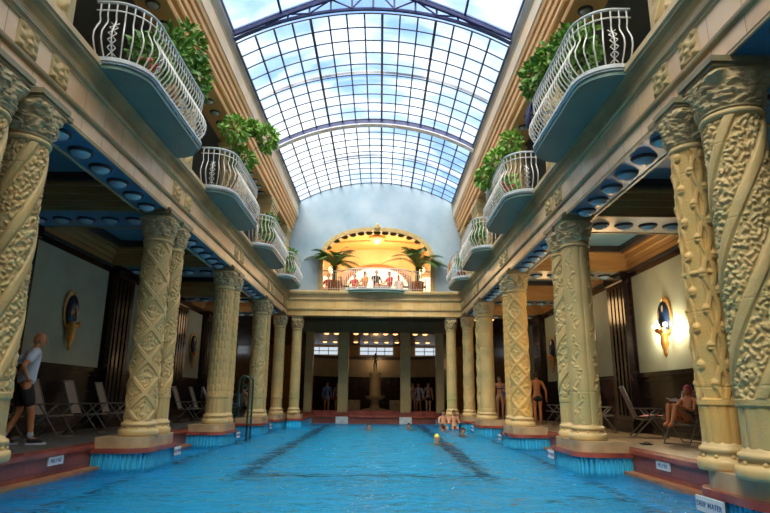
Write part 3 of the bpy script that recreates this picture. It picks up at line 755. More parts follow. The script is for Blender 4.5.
# ------------------------------------------------------------------ columns
def cells(A, B, seed=0, jit=.35):
    """domes on a jittered grid; A, B in cell units. A wraps at integer count"""
    rs = np.random.RandomState(seed); J = rs.uniform(-jit, jit, (64, 64, 2)); R = rs.uniform(.34, .52, (64, 64))
    ia = np.floor(A).astype(int); ib = np.floor(B).astype(int); best = np.zeros_like(A)
    for da in (-1, 0, 1):
        for db in (-1, 0, 1):
            ca = ia + da; cb = ib + db; k1 = ca % 64; k2 = cb % 64
            d = np.hypot(A - (ca + .5 + J[k1, k2, 0]), B - (cb + .5 + J[k1, k2, 1])) / R[k1, k2]
            best = np.maximum(best, np.sqrt(np.clip(1 - d * d, 0, 1)))
    return best
def fr_(x): return x - np.floor(x)
def carve(T, Z, n, h, seed):
    """curling foliage: warped ridges cut by deep joints, in units of turns and metres"""
    rs = np.random.RandomState(seed); A, B = T * n, Z / h
    wa = A + .35 * np.sin(B * 1.7 + 2 * np.sin(2 * PI * T * 3)); wb = B + .35 * np.sin(2 * PI * T * n / 3 + B * .7)
    cobb = cells(wa, wb, seed, .42)
    i, j = np.floor(wa).astype(int), np.floor(wb).astype(int)
    ang = rs.uniform(0, 6.28, (64, 64))[i % 64, j % 64]
    u, v = wa - i - .5, wb - j - .5
    curl = .5 + .5 * np.sin(14 * np.hypot(u, v) + 2 * np.arctan2(v, u) + ang)
    return np.clip(cobb ** .5 * (.55 + .45 * curl), 0, 1)
def pattern(kind, T, Z):
    """T in turns, Z in metres; 0..1 relief height"""
    if kind == 'spiral_wide':
        s = np.abs(fr_(T * 4 - Z * 1.05) - .5)
        band = (s < .13) * (1 - .25 * (s / .13) ** 2)
        fol = carve(T, Z, 32, .06, 3) * (s > .185) * .95
        return np.maximum(band, fol)
    if kind == 'spiral':
        s = np.abs(fr_(T * 2 - Z / .8) - .5)
        return np.maximum((s < .12) * .9, (s > .17) * carve(T, Z, 14, .09, 8) * .85)
    if kind == 'diamond':
        a = np.abs(fr_(T * 3 + Z / .62) - .5); b = np.abs(fr_(T * 3 - Z / .62) - .5)
        m = np.maximum(a, b)
        lat = (m > .40) * 1.0 + (np.abs(m - .34) < .018) * .5
        return np.maximum(lat, carve(T, Z, 18, .08, 4) * .8 * (m < .30))
    if kind == 'scale':
        r = np.floor(Z / .20); a = fr_(T * 10 + .5 * (r % 2)); h = fr_(Z / .20)
        d = np.hypot((a - .5) * 1.9, (h - .55) * 1.25)
        leaf = np.clip(1 - d, 0, 1) ** .4
        vein = np.abs(np.sin((h - np.abs(a - .5) * 1.5) * 18))
        return leaf * (1.15 - .55 * (np.abs(a - .5) < .05) - .18 * vein)
    if kind == 'net':
        w = .17 * np.sin(Z * 2 * PI / .85)
        a = np.abs(fr_(T * 5 + w) - .5); b = np.abs(fr_(T * 5 - w) - .5); c = np.abs(fr_(T * 10) - .5)
        strap = np.maximum((a < .085) * .8, (b < .085) * .8); strap = np.maximum(strap, (c < .05) * .4)
        q = fr_(T * 10); zz = fr_(Z / .425 + .5 * np.floor(fr_(T * 5) * 2)) - .5
        ac = np.sqrt(np.clip(1 - ((q - .5) / .36) ** 2 - (zz / .15) ** 2, 0, 1)) * (1 - .35 * (np.abs(zz + .03) < .014))
        rg = (np.abs(fr_(Z / 1.7 + .12) - .5) < .014) * .7
        return np.maximum(np.maximum(strap, ac * 1.3), rg)
    if kind == 'vine':
        fl = np.abs(np.sin(T * 2 * PI * 4)) ** .5 * .6
        v = np.abs(fr_(T * 4 + .5 + .14 * np.sin(Z * 2 * PI / .5)) - .5)
        return np.where(v > .37, .35 + .75 * carve(T, Z, 20, .085, 6), fl)
    if kind == 'block':
        r = np.floor(Z / .55); jz = np.abs(fr_(Z / .55) - .5) > .485
        return .45 + .35 * carve(T, Z, 12, .14, 9) * (r % 2 == 0) - .5 * jz
    return Z * 0
def shaft_mesh(kind, r, z0, z1, m_, hi, amp):
    K = 288 if hi else 120; R = int((z1 - z0) / (.009 if hi else .018))
    th = np.linspace(0, 1, K, endpoint=False); z = np.linspace(z0, z1, R)
    T, Z = np.meshgrid(th, z)
    H = pattern(kind, T, Z)
    for _ in range(1):
        H = (H * 2 + np.roll(H, 1, 1) + np.roll(H, -1, 1)) / 4
        H[1:-1] = (H[:-2] + H[1:-1] * 2 + H[2:]) / 4
    rr = r * (1.03 - .07 * (Z - z0) / (z1 - z0)) + amp * H
    # plain lower drum with a ring, and necking
    drum = (Z < z0 + .42)
    if kind in ('net', 'spiral_wide', 'scale', 'spiral'):
        rr = np.where(drum, r * 1.03 + amp * .35 * np.abs(np.sin(T * 2 * PI * 7)), rr)
        rr = np.where(np.abs(Z - (z0 + .44)) < .035, r * 1.13, rr)
    rr = np.where((Z > z1 - .02), r * .97, rr)
    rr = rr - .006 * (np.abs(fr_(Z / .86 + .3) - .5) < .006)
    return grid_mesh('shaft', rr * np.cos(T * 2 * PI), rr * np.sin(T * 2 * PI), Z, m_)
def capital_mesh(r, hw_, z0, z1, m_, seed=0):
    K, R = 128, 60
    th = np.linspace(0, 1, K, endpoint=False); q = np.linspace(0, 1, R)
    T, Q = np.meshgrid(th, q)
    bell = r * 1.02 + (hw_ * 1.0 - r) * Q ** 1.6
    c_, s_ = np.cos(T * 2 * PI), np.sin(T * 2 * PI)
    sq = 1 / np.maximum(np.abs(c_), np.abs(s_)) ** .75      # towards a square at the top
    bell = bell * (1 + (sq - 1) * Q ** 2)
    leaf = np.abs(np.cos(T * 2 * PI * 4)) ** .5 * np.sin(np.clip(Q * 1.9, 0, 1) * PI) * .045
    leaf2 = np.abs(np.sin(T * 2 * PI * 4)) ** .7 * np.sin(np.clip((Q - .3) * 1.5, 0, 1) * PI) * .05
    cel = carve(T, Q * .5, 18, .066, seed) * .038 * (Q > .06) * (Q < .93)
    vol = np.exp(-((np.abs(c_ * s_) - .5) / .06) ** 2) * np.exp(-((Q - .8) / .13) ** 2) * .055
    rr = bell + leaf + leaf2 + cel + vol
    rr = np.where(Q < .05, r * 1.12, rr)
    return grid_mesh('capital', rr * c_, rr * s_, z0 + (z1 - z0) * Q, m_)
BASE = [(1.36, .14), (1.40, .17), (1.42, .21), (1.38, .255), (1.28, .27), (1.20, .275), (1.14, .30), (1.16, .325), (1.24, .33), (1.28, .355), (1.24, .38), (1.15, .39), (1.10, .405), (1.05, .44)]
def column(x, y, r, kind, m_, label, group, hi=False, amp=.022, caps=0):
    t = thing('carved_column', label, 'column', (x, y, 0), 0, group)
    MB().lathe([(r * a, z) for a, z in BASE], 48).build('base', base_m, t, True)
    b = MB()
    for q in range(10): b.ball((r * 1.2 * math.cos(q * PI / 5), r * 1.2 * math.sin(q * PI / 5), .29), .02 + .02 * r, 8, 6)
    b.build('base_bead', base_m, t, True)
    put(shaft_mesh(kind, r, .43, 3.93, m_, hi, amp), 'shaft', t)
    MB().lathe([(r * .98, 3.90), (r * 1.12, 3.92), (r * 1.15, 3.95), (r * 1.10, 3.975), (r * 1.02, 3.985), (r * 1.07, 4.0), (r * 1.0, 4.02)], 40).build('neck_ring', stone_g, t, True)
    put(capital_mesh(r * .98, r * 1.12, 4.0, 4.46, cap_m, caps), 'capital', t)
    w = r * 1.22
    MB().box(-w * .96, w * .96, -w * .96, w * .96, 4.45, 4.49).box(-w * 1.04, w * 1.04, -w * 1.04, w * 1.04, 4.49, 4.56).build('abacus', abacus_m, t)
    return t
RB = .258
COLS = {(-1, 0): (('spiral_wide', stone, .28), ('spiral_wide', stone, .255)), (-1, 1): (('diamond', stone, RB), ('spiral', stone, .20)), (-1, 2): (('scale', stone, RB), ('scale', stone, .20)),
        (-1, 3): (('spiral', stone_g, RB), ('scale', stone, .2)), (1, 0): (('spiral_wide', stone_g, .29), ('net', stone_o, .222)), (1, 1): (('vine', stone_g, RB), ('spiral', stone_g, .2)),
        (1, 2): (('diamond', stone_o, RB), ('scale', stone_o, .2)), (1, 3): (('block', stone, RB), ('diamond', stone, .2))}
DESC = {'spiral_wide': 'broad spiral bands and foliage relief', 'diamond': 'zigzag diamond relief', 'scale': 'leaf scale relief', 'spiral': 'spiral relief', 'net': 'acorn and strapwork relief', 'vine': 'vertical vine relief', 'block': 'plain and leafy drums'}
for (s, i), (big, small) in COLS.items():
    P = PAIR[i]; pn = ['nearest', 'second', 'third', 'fourth'][i]
    column(s * (4.30 if i else 4.24), P + (.22 if i else -.03), big[2], big[0], big[1], 'large column with %s, front one of %s %s pair' % (DESC[big[0]], pn, SIDE[s]), 'carved columns of the arcades', i < 2, .042 if i == 0 else .032, i)
    column(s * (4.26 if i else 4.20), P + (1.00 if i else .80), small[2], small[0], small[1], 'slender column with %s, rear one of %s %s pair' % (DESC[small[0]], pn, SIDE[s]), 'carved columns of the arcades', i < 2, .034, i + 5)
for s in (-1, 1):
    column(s * 4.24, 26.5, .23, 'scale' if s < 0 else 'diamond', stone, 'carved stone column in the far %s corner, outer of the two there' % SIDE[s], 'carved columns of the arcades')
    column(s * 3.60, 27.45, .215, 'scale', stone_g, 'carved stone column under the %s end of the far cross beam' % SIDE[s], 'carved columns of the arcades')

# ------------------------------------------------------------------ balconies
BAR = MB(); prf = [(0, 0), (.015, .05), (.10, .16), (.155, .27), (.15, .38), (.09, .50), (.03, .60), (.02, .66), (.05, .72), (.05, .88), (.05, .93)]
BAR.tube([(h, 0, z) for h, z in prf], .0125, 5); BARM = BAR.mesh('baluster', white_m, True)
BAR2 = MB().tube([(0, 0, 0), (0, 0, .93)], .013, 5).mesh('baluster', white_m, True)
def slab_path(L, D, r=.55, n_=12):
    """outline in local coords: wall at x=0, out to x=D, y from -L to L"""
    p = [(0, -L), (D - r - .15, -L)] + [(D - r + r * math.sin(a), -L + r - r * math.cos(a)) for a in [PI / 2 * i / n_ for i in range(n_ + 1)]]
    q = [(x, -y) for x, y in p[::-1]]
    return p + q
def resample(pts, step):
    out = []; acc = step / 2
    for a, b in zip(pts[:-1], pts[1:]):
        a, b = Vector(a), Vector(b); L = (b - a).length; q = 0
        if L < 1e-6: continue
        d = (b - a) / L
        while acc + (L - q) >= step:
            q += step - acc; acc = 0; out.append((a + d * q, Vector((d.y, -d.x))))
        acc += L - q
    return out
def shift(path, d):
    out = []
    for i, p in enumerate(path):
        a = Vector(path[max(i - 1, 0)]); b = Vector(path[min(i + 1, len(path) - 1)])
        t = (b - a)
        if t.length < 1e-6: continue
        t.normalize(); out.append((p[0] + t.y * d, p[1] - t.x * d))
    return out
def lattice(mb, p, nrm, h0, h1, w):
    t = Vector((-nrm.y, nrm.x))
    for k_ in range(5):
        z0 = h0 + (h1 - h0) * k_ / 5; z1 = h0 + (h1 - h0) * (k_ + 1) / 5
        for sg in (-1, 1):
            a = p - t * w * sg; b = p + t * w * sg
            o0 = .02 + .10 * math.sin(PI * z0 / .62) if z0 < .62 else .03; o1 = .02 + .10 * math.sin(PI * min(z1, .62) / .62) if z1 < .62 else .03
            mb.tube([(a.x + nrm.x * o0, a.y + nrm.y * o0, z0), (b.x + nrm.x * o1, b.y + nrm.y * o1, z1)], .008, 4)
def balcony(s, yc, idx, undm):
    Lh, D = (1.66 if idx < 3 else 1.35), .76
    t = thing('balcony', 'white iron balcony with teal underside, %s from the camera on the %s gallery' % (ORD[idx], SIDE[s]), 'balcony', (s * 4.08, yc, 5.60), 0, 'gallery balconies')
    path = slab_path(Lh, D)
    if s > 0: pass
    mir = lambda x, y: (-s * x, y)
    def P2(path_): 
        q = [mir(x, y) for x, y in path_]
        return q if s < 0 else q[::-1]
    MB().prism(P2(path), 0, .07).build('underside', undm, t)
    MB().prism(P2(shift(path, .03)), .07, .10).prism(P2(shift(path, .05)), .10, .15).prism(P2(shift(path, .02)), .15, .18).build('slab_edge', slabw_m, t)
    inner = shift(path, -.05)
    pts = resample(inner, .118)
    for p, nrm in pts:
        a = math.atan2(nrm.y, -s * nrm.x)
        b_ = put(BARM, 'baluster', t, (-s * p.x, p.y, .18), a)
    for k_ in (2, 8, len(pts) - 9, len(pts) - 3, len(pts) // 2):
        p, nrm = pts[k_]; nn = Vector((-s * nrm.x, nrm.y)); orn = MB(); lattice(orn, Vector((-s * p.x, p.y)), nn, .03, .6, .06)
        orn.build('scroll_panel', white_m, t, loc=(0, 0, .18))
    rail = [(-s * x, y) for x, y in shift(inner, .05)]
    MB().tube([(x, y, 1.12) for x, y in rail], .026, 6).build('top_rail', slabw_m, t, True)
    MB().tube([(x, y, .98) for x, y in rail], .013, 5).build('upper_rail', white_m, t, True)
    return t
BC = [PAIR[i] + PL + (PAIR[i + 1] - PAIR[i] - PL) / 2 for i in range(4)]
for s in (-1, 1):
    for i, yc in enumerate(BC): balcony(s, yc, i, teal_m)
# central balcony under the arch
t = thing('balcony', 'wide curved balcony with white iron railing in front of the big arch', 'balcony', (AC, YE - .1, 5.74))
cp = [(-2.6, 0), (-1.65, 0)] + [(-1.65 * math.cos(PI * i / 24), -.72 * math.sin(PI * i / 24) - .0) for i in range(25)] + [(1.65, 0), (2.6, 0)]
body = [(x, y) for x, y in cp[1:-1]]
MB().prism(body, -.10, .02).build('underside', teal_m, t)
MB().prism([(x * 1.03, y * 1.06) for x, y in body], .02, .10).build('slab_edge', slabw_m, t)
pth3 = [cp[0]] + [(x * .98, y * .92) for x, y in cp[1:-1]] + [cp[-1]]
for p, nrm in resample(pth3, .115):
    put(BAR2, 'baluster', t, (p.x, p.y, .10))
MB().tube([(x, y, 1.03) for x, y in pth3], .03, 6).build('top_rail', white_m, t, True)
MB().tube([(x, y, .16) for x, y in pth3], .014, 5).build('bottom_rail', white_m, t, True)
MB().tube([(x, y, .9) for x, y in pth3], .012, 5).build('upper_rail', white_m, t, True)

# ------------------------------------------------------------------ plants
def leaf_cloud(mb, blobs, n_, size, rs, droop=.4):
    for _ in range(n_):
        c, r = blobs[rs.randint(len(blobs))]
        d = rs.normal(size=3); d /= np.linalg.norm(d); rad = rs.uniform(.35, 1) ** .5
        p = np.array(c) + d * np.array(r) * rad
        dirv = d + np.array([0, 0, -droop]) + rs.normal(size=3) * .4; dirv /= np.linalg.norm(dirv)
        up = rs.normal(size=3); sd = np.cross(dirv, up); sd /= np.linalg.norm(sd); nn = np.cross(sd, dirv)
        L = size * rs.uniform(.6, 1.3); w = L * .30
        v = [p, p + dirv * L * .45 + sd * w + nn * .15 * w, p + dirv * L - nn * .2 * L, p + dirv * L * .45 - sd * w + nn * .15 * w, p + dirv * L * .5 - nn * .1 * w]
        mb.add([tuple(q) for q in v], [(0, 1, 4), (1, 2, 4), (2, 3, 4), (3, 0, 4)])
def plant(loc, blobs, n_, size, m_, label, seed, pot=True, group=None, name='potted_plant', cat='plant'):
    rs = np.random.RandomState(seed)
    t = thing(name, label, cat, loc, 0, group)
    mb = MB(); leaf_cloud(mb, blobs, n_, size, rs); mb.build('foliage', m_, t)
    st = MB()
    for c, r in blobs:
        st.tube([(0, 0, .2), (c[0] * .4, c[1] * .4, .2 + (c[2] - .2) * .6), tuple(c)], [.018, .014, .006], 5)
        for _ in range(5):
            d = rs.normal(size=3); d /= np.linalg.norm(d); e_ = np.array(c) + d * np.array(r) * .8
            st.tube([tuple(c), tuple(e_)], [.007, .003], 4)
    st.build('stem', stem_m, t)
    if pot: MB().lathe([(.13, 0), (.19, .3), (.21, .31), (.21, .35), (.18, .35), (.17, .30)], 20).build('pot', pot_m, t, True)
ZB = 5.80
plant((-3.80, 9.0, ZB), [((.0, 1.3, 1.5), (.30, .65, .45)), ((.1, 1.9, 2.0), (.28, .5, .5)), ((0, .4, .8), (.25, .6, .35)), ((.2, 2.1, 1.4), (.25, .35, .5))], 1700, .15, leaf_m, 'dense green bush spilling over the nearest left balcony', 1)
plant((-3.72, 14.7, ZB), [((.05, -.1, 2.05), (.33, .4, .32)), ((.75, .75, 2.2), (.22, .3, .40)), ((.15, .5, 1.45), (.3, .4, .25)), ((.4, .3, 2.3), (.15, .2, .12))], 1150, .17, leaf2_m, 'bright green plant with arching branches above the second left balcony', 2)
plant((-3.72, 20.0, ZB), [((0, 0, .8), (.22, .7, .4)), ((0, .3, 1.2), (.2, .3, .3))], 600, .15, leaf_m, 'green shrub behind the third left balcony railing', 3)
plant((-3.72, 25.2, ZB), [((0, 0, .8), (.2, .5, .4)), ((0, .3, 1.2), (.2, .3, .3))], 450, .15, leaf2_m, 'green shrub behind the farthest left balcony railing', 4)
plant((3.72, 9.6, ZB), [((-.02, -.3, .9), (.25, .8, .45)), ((-.1, .9, 1.5), (.3, .5, .4)), ((-.25, 1.55, 1.6), (.24, .3, .42)), ((-.05, .2, 1.3), (.2, .5, .4))], 1500, .16, leaf_m, 'green plant with hanging leaves on the nearest right balcony', 5)
plant((3.74, 15.0, ZB), [((.0, -.3, 1.75), (.24, .35, .35)), ((-.3, .1, 1.45), (.26, .4, .3)), ((-.55, .5, 1.1), (.22, .3, .28)), ((0, .2, .6), (.2, .8, .3))], 1150, .16, leaf2_m, 'bright green plant leaning out over the second right balcony', 6)
plant((3.72, 20.2, ZB), [((0, 0, .7), (.2, .7, .35)), ((0, .3, 1.1), (.2, .3, .3))], 500, .15, leaf_m, 'green shrub behind the third right balcony railing', 7)
plant((3.75, 24.6, ZB), [((0, 0, .9), (.15, .25, .35))], 250, .13, leaf_m, 'small green shrub on the farthest right balcony', 8)
for j, (x, y, z) in enumerate(((-3.52, 8.85, ZB), (3.5, 14.2, ZB))):
    t = thing('flower_pot', 'pot of red flowers on the %s balcony floor' % ('nearest left' if j == 0 else 'second right'), 'flowers', (x, y, z))
    MB().lathe([(.08, 0), (.12, .18), (.13, .2)], 16).build('pot', pot_m, t, True)
    f = MB(); rs = np.random.RandomState(j)
    for _ in range(16): f.ball((rs.uniform(-.14, .14), rs.uniform(-.2, .2), rs.uniform(.24, .4)), .035, 7, 5)
    f.build('blossoms', flower_m, t, True)
    f = MB(); leaf_cloud(f, [((0, 0, .25), (.14, .18, .1))], 60, .09, rs); f.build('foliage', leaf_m, t)
def palm(loc, label, seed, nfr=20):
    rs = np.random.RandomState(seed); t = thing('potted_palm', label, 'palm', loc); t.scale = (1.3, 1.3, 1.4)
    MB().lathe([(.2, 0), (.26, .4), (.28, .42)], 20).build('pot', pot_m, t, True)
    MB().tube([(0, 0, .3), (0, 0, .95)], [.09, .07], 8).build('trunk', stem_m, t, True)
    for i in range(nfr):
        a = 2 * PI * i / nfr + rs.uniform(-.2, .2); el = rs.uniform(.45, 1.4); L = rs.uniform(1.0, 1.45)
        pts = []; 
        for q in range(9):
            u = q / 8; r_ = L * math.cos(el) * u * (1 + .15 * u) + .12 * u; z = .95 + L * math.sin(el) * u - .75 * u * u * L * (.6 + .3 * math.cos(el))
            pts.append(Vector((r_ * math.cos(a), r_ * math.sin(a) * .45 - .38 * min(u * 3, 1), z)))
        mb = MB(); mb.tube(pts, [.018 - .0015 * q for q in range(9)], 4)
        sd = Vector((-math.sin(a), math.cos(a), 0))
        for q in range(1, 27):
            u = q / 27; f_ = u * 8; i0 = min(int(f_), 7); p = pts[i0].lerp(pts[i0 + 1], f_ - i0); d = (pts[i0 + 1] - pts[i0]).normalized()
            ll = .34 * math.sin(PI * min(u * .9 + .12, 1)) + .05
            for sg in (-1, 1):
                tip = p + sd * sg * ll * .8 + d * ll * .6 + Vector((0, 0, -.10 * ll)); w = d * .022
                mb.add([p - w, p + w, tip], [(0, 1, 2)])
        mb.build('frond', palm_m, t)
palm((-1.95, 27.68, 5.72), 'dark green potted palm at the left side of the big arch', 3)
palm((2.05, 27.68, 5.72), 'dark green potted palm at the right side of the big arch', 9)

# ------------------------------------------------------------------ wall sconces
def sconce(s, y, label, lit=False):
    t = thing('wall_sconce', label, 'wall ornament', (s * (XW - .03), y, 2.78), 0, 'oval wall ornaments in the aisles'); t.scale = (1.12,) * 3
    sx = -s
    fr2 = MB().tube([(sx * .04, .26 * math.cos(a), .18 + .42 * math.sin(a)) for a in [2 * PI * q / 32 for q in range(32)]], .022, 6, closed=True)
    fr2.build('oval_frame', gold_m, t, True)
    MB().ball((sx * .02, 0, .18), (.03, .23, .40), 20, 12).build('backplate', hallw_m, t, True)
    MB().ball((sx * .08, 0, .15), (.12, .195, .36), 20, 12).build('dark_shell', mirror_m, t, True)
    MB().lathe([(.01, -.75), (.05, -.68), (.04, -.6), (.10, -.45), (.08, -.35), (.10, -.26), (.15, -.20), (.11, -.14)], 16, (sx * .12, 0, 0)).ball((sx * .2, -.14, -.15), .06).ball((sx * .2, .14, -.15), .06).build('bracket', gold_m, t, True)
    if lit:
        for q in (-.26, .26): MB().ball((sx * .20, q, -.05), .05).build('added_bulb', bulb_m, t, True)  # bulbs added to imitate the patch of sunlight around this ornament
    return t
for s in (-1, 1):
    for i in range(0, 4):
        y = PAIR[i] + 1.25 + (PAIR[i + 1] - PAIR[i] - 1.25) / 2
        lit = (s == 1 and i == 1)
        sconce(s, y, ('sunlit ' if lit else '') + 'gilt and dark blue oval wall ornament in the %s aisle, %s from the camera' % (SIDE[s], ORD[i]), lit)
        if lit:  # two added lamps stand in for the sunlight patch on the wall
            point('sun_patch_light', (s * (XW - .22), y - .45, 2.62), 75, (1, .80, .52), .04)
            point('sun_patch_light', (s * (XW - .22), y + .45, 2.62), 75, (1, .80, .52), .04)
point('aisle_light', (6.1, 15.1, 3.9), 60, (1, .60, .25), .45)
point('aisle_light', (6.1, 20.3, 3.9), 45, (1, .60, .25), .45)
point('aisle_light', (6.1, 25.3, 3.9), 30, (1, .60, .25), .45)
point('aisle_light', (-6.1, 25.3, 3.9), 14, (1, .65, .35), .45)

# ------------------------------------------------------------------ pool furniture, signs, ladder
def text_mesh(txt, size, m_):
    cu = bpy.data.curves.new('t', 'FONT'); cu.body = txt; cu.size = size; cu.align_x = 'CENTER'; cu.align_y = 'CENTER'; cu.extrude = .002
    ob = bpy.data.objects.new('t', cu); C.objects.link(ob); dg = bpy.context.evaluated_depsgraph_get()
    me = bpy.data.meshes.new_from_object(ob.evaluated_get(dg)); bpy.data.objects.remove(ob); me.name = 'lettering'; me.materials.clear(); me.materials.append(m_)
    return me
TX = text_mesh('MÉLYVÍZ', .085, signt_m); TX2 = text_mesh('DEEP WATER', .082, signt_m)
def sign(s, x, y, z, w, h, label, tx=TX):
    """plate facing the pool (towards -s x)"""
    t = thing('depth_sign', label, 'sign', (s * x, y, z), -s * PI / 2, 'white signs along the pool edge')
    MB().box(-w / 2, w / 2, -.012, .012, -h / 2, h / 2).build('plate', sign_m, t)
    MB().box(-w / 2 - .008, w / 2 + .008, .012, .02, -h / 2 - .012, h / 2 + .006).build('backing', signk_m, t)
    o = put(tx, 'lettering', t, (0, -.014, 0)); o.rotation_euler = (PI / 2, 0, 0)
POS = ['nearest', 'second', 'third', 'fourth']
for s in (-1, 1):
    for i in range(4):
        y = BC[i] + (.0 if s > 0 else -.5) if i == 0 else PAIR[i] + PL + .5
        y = [10.1, 14.1, 19.3, 24.5][i]
        sign(s, 4.865, y, -.14, .44, .13, 'white sign on the red riser of the %s deck, %s from the camera' % (SIDE[s], POS[i]))
        if s > 0 or i: sign(s, 3.84, PAIR[i] + (1.18 if i else .62), -.21, .52 if i == 0 else .36, .16, 'white sign on the front of the %s pier on the %s side' % (POS[i], SIDE[s]), TX2)
for x in (-1.75, 1.75): pass
# ladder
t = thing('pool_ladder', 'dark green tubular pool ladder handrail behind the third left column pair', 'ladder', (-4.25, 18.95, 0))
for dy in (0, .55):
    p = [(.45, dy, -1.4), (.45, dy, 1.25)] + [(.29 + .16 * math.cos(a), dy, 1.35 + .16 * math.sin(a)) for a in [PI * q / 8 for q in range(9)]] + [(.13, dy, 1.25), (.10, dy, .6), (-.2, dy, .0)]
    MB().tube(p, .03, 8).build('handrail', green_m, t, True)
MB().tube([(.45, 0, -.55), (.45, .55, -.55)], .02).tube([(.45, 0, -.85), (.45, .55, -.85)], .02).tube([(.45, 0, -1.15), (.45, .55, -1.15)], .02).build('rung', green_m, t, True)
t = thing('guard_rail', 'low blue tubular rail beside the pool ladder on the left deck', 'rail', (-5.35, 22.0, 0))
MB().tube([(-.35, 0, 0), (-.35, 0, .95), (.55, 0, .95), (.55, 0, 0)], .028).tube([(-.35, 0, .62), (.55, 0, .62)], .022).build('frame', bluepipe_m, t, True)

def make_chair_meshes(fm, sm, tall=1.0):
    """folding reclining armchair facing +x, seat .42 high"""
    W_ = .27; D = {}
    b = MB()
    for s_ in (-W_, W_):
        b.tube([(.28, s_, .43), (-.20, s_, .40), (-.26, s_, .42), (-.52, s_, 1.12)], .017, 6)
    b.tube([(-.52, -W_, 1.12), (-.52, W_, 1.12)], .017, 6); b.tube([(.28, -W_, .43), (.28, W_, .43)], .017, 6)
    D['side_frame'] = b.mesh('side_frame', fm, True)
    for nm, y in (('a', -W_ - .02), ('b', W_ + .02)):
        D['leg_f' + nm] = MB().tube([(-.12, y, .64), (.34, y, .02)], .016, 6).mesh('leg', fm, True)
        D['leg_r' + nm] = MB().tube([(.22, y, .62), (-.38, y, .02)], .016, 6).mesh('leg', fm, True)
        D['arm' + nm] = MB().box(-.36, .26, y - .03, y + .03, .63, .655).mesh('armrest', fm)
    for nm, x_ in (('a', .34), ('b', -.38)): D['sp' + nm] = MB().tube([(x_, -W_ - .02, .03), (x_, W_ + .02, .03)], .015).mesh('spreader', fm, True)
    X = []; 
    prof = [(.27, .435), (.1, .41), (-.1, .395), (-.19, .41)]
    m2 = MB(); o = 0
    m2.add([(x, y, z) for x, z in prof for y in (-W_ + .02, W_ - .02)], [(2 * i, 2 * i + 1, 2 * i + 3, 2 * i + 2) for i in range(3)])
    m2.add([(x, y, z - .012) for x, z in prof for y in (-W_ + .02, W_ - .02)], [(2 * i, 2 * i + 1, 2 * i + 3, 2 * i + 2) for i in range(3)])
    D['seat'] = m2.mesh('seat', sm)
    prof = [(-.26, .44), (-.36, .67), (-.44, .9), (-.51, 1.10)]
    m2 = MB()
    for q in (0, .014): m2.add([(x - q, y, z) for x, z in prof for y in (-W_ + .01, W_ - .01)], [(2 * i, 2 * i + 1, 2 * i + 3, 2 * i + 2) for i in range(3)])
    D['backrest'] = m2.mesh('backrest', sm)
    return D
CH = make_chair_meshes(chairf_m, chairs_m); CHR = make_chair_meshes(chairf_m, chairr_m)
def chair(D, x, y, rz, label, group, sc=1.07):
    t = thing('deck_chair', label, 'chair', (x, y, 0), rz, group); t.scale = (sc,) * 3
    for k_, me in D.items(): put(me, me.name.split('.')[0], t)
    return t
gL, gR = 'folding chairs along the left wall', 'folding chairs along the right aisle'
chair(CH, -7.0, 11.9, .12, 'grey folding chair left of the standing guard, cut by the picture edge', gL)
chair(CH, -6.6, 13.0, .0, 'grey folding chair directly behind the standing guard', gL)
chair(CH, -6.45, 14.3, .12, 'grey reclining folding chair just right of the standing guard', gL)
chair(CH, -6.50, 15.9, .15, 'grey reclining folding chair, second to the right of the guard', gL)
chair(CH, -6.55, 17.9, -.3, 'grey folding chair beside the second left column pair', gL)
chair(CH, -6.3, 21.0, .1, 'grey folding chair seen right behind the slender second-pair column', gL)
chair(CH, -6.2, 22.5, .1, 'grey folding chair next to the towel-draped chair on the left', gL)
chair(CH, -6.0, 23.4, .2, 'grey folding chair draped with a white towel on the left deck', gL)
chair(CH, -5.9, 24.6, .2, 'dark folding chair just left of the third left column pair', gL)
chair(CHR, 6.55, 17.2, PI + 2.9, 'brown wooden-toned folding chair right of the second right column pair', gR)
chair(CHR, 6.3, 18.8, PI - .4, 'brown folding chair partly hidden by the second right column pair', gR)
chair(CHR, 6.85, 14.9, PI + 2.9, 'brown folding chair behind the seated woman, its backrest showing', gR)
wchair = chair(CHR, 6.62, 12.75, PI - .25, 'brown folding chair in which the woman in a pink cap sits', gR, .96)
chair(CHR, 6.75, 21.3, PI - .3, 'dark folding chair right of the man in dark trunks', gR)
chair(CHR, 6.9, 22.8, PI - .3, 'dark folding chair against the right wall, behind the man in dark trunks', gR)

# towels
def cloth(name, pts, m_, label, cat, th=.012):
    """strip of quads from rows of left-right point pairs"""
    me = MB(); nrow = len(pts)
    v = [p for r_ in pts for p in r_]; k_ = len(pts[0])
    me.add(v, [(i * k_ + j, i * k_ + j + 1, (i + 1) * k_ + j + 1, (i + 1) * k_ + j) for i in range(nrow - 1) for j in range(k_ - 1)])
    o = me.build(name, m_, None, True); md = o.modifiers.new('s', 'SOLIDIFY'); md.thickness = th; tag(o, label, cat); return o
def at(base, rz, p, sc=1.07):
    return Vector(base) + Matrix.Rotation(rz, 3, 'Z') @ (Vector(p) * sc)
bp_, rz_ = (-6.0, 23.4, 0), .2
rows = []
for x, z in ((-.34, .78), (-.42, .98), (-.505, 1.15), (-.56, 1.13), (-.55, .75)):
    rows.append([tuple(at(bp_, rz_, (x + .01 * math.sin(j * 2), -.2 + .1 * j, z + .01 * math.sin(3 * j)))) for j in range(5)])
cloth('towel', rows, whitec_m, 'white towel hung over the back of a left folding chair', 'towel')
bp_, rz_ = (-6.0, 23.4, 0), .2
rows = [[tuple(at(bp_, rz_, (x, -.2 + .1 * j, z + .015 * math.sin(2 * j + x * 20)))) for j in range(5)] for x, z in ((-.15, .44), (.05, .46), (.22, .475), (.33, .46), (.35, .25))]
cloth('towel', rows, bluec_m, 'light blue towel lying on the seat of a left folding chair', 'towel')
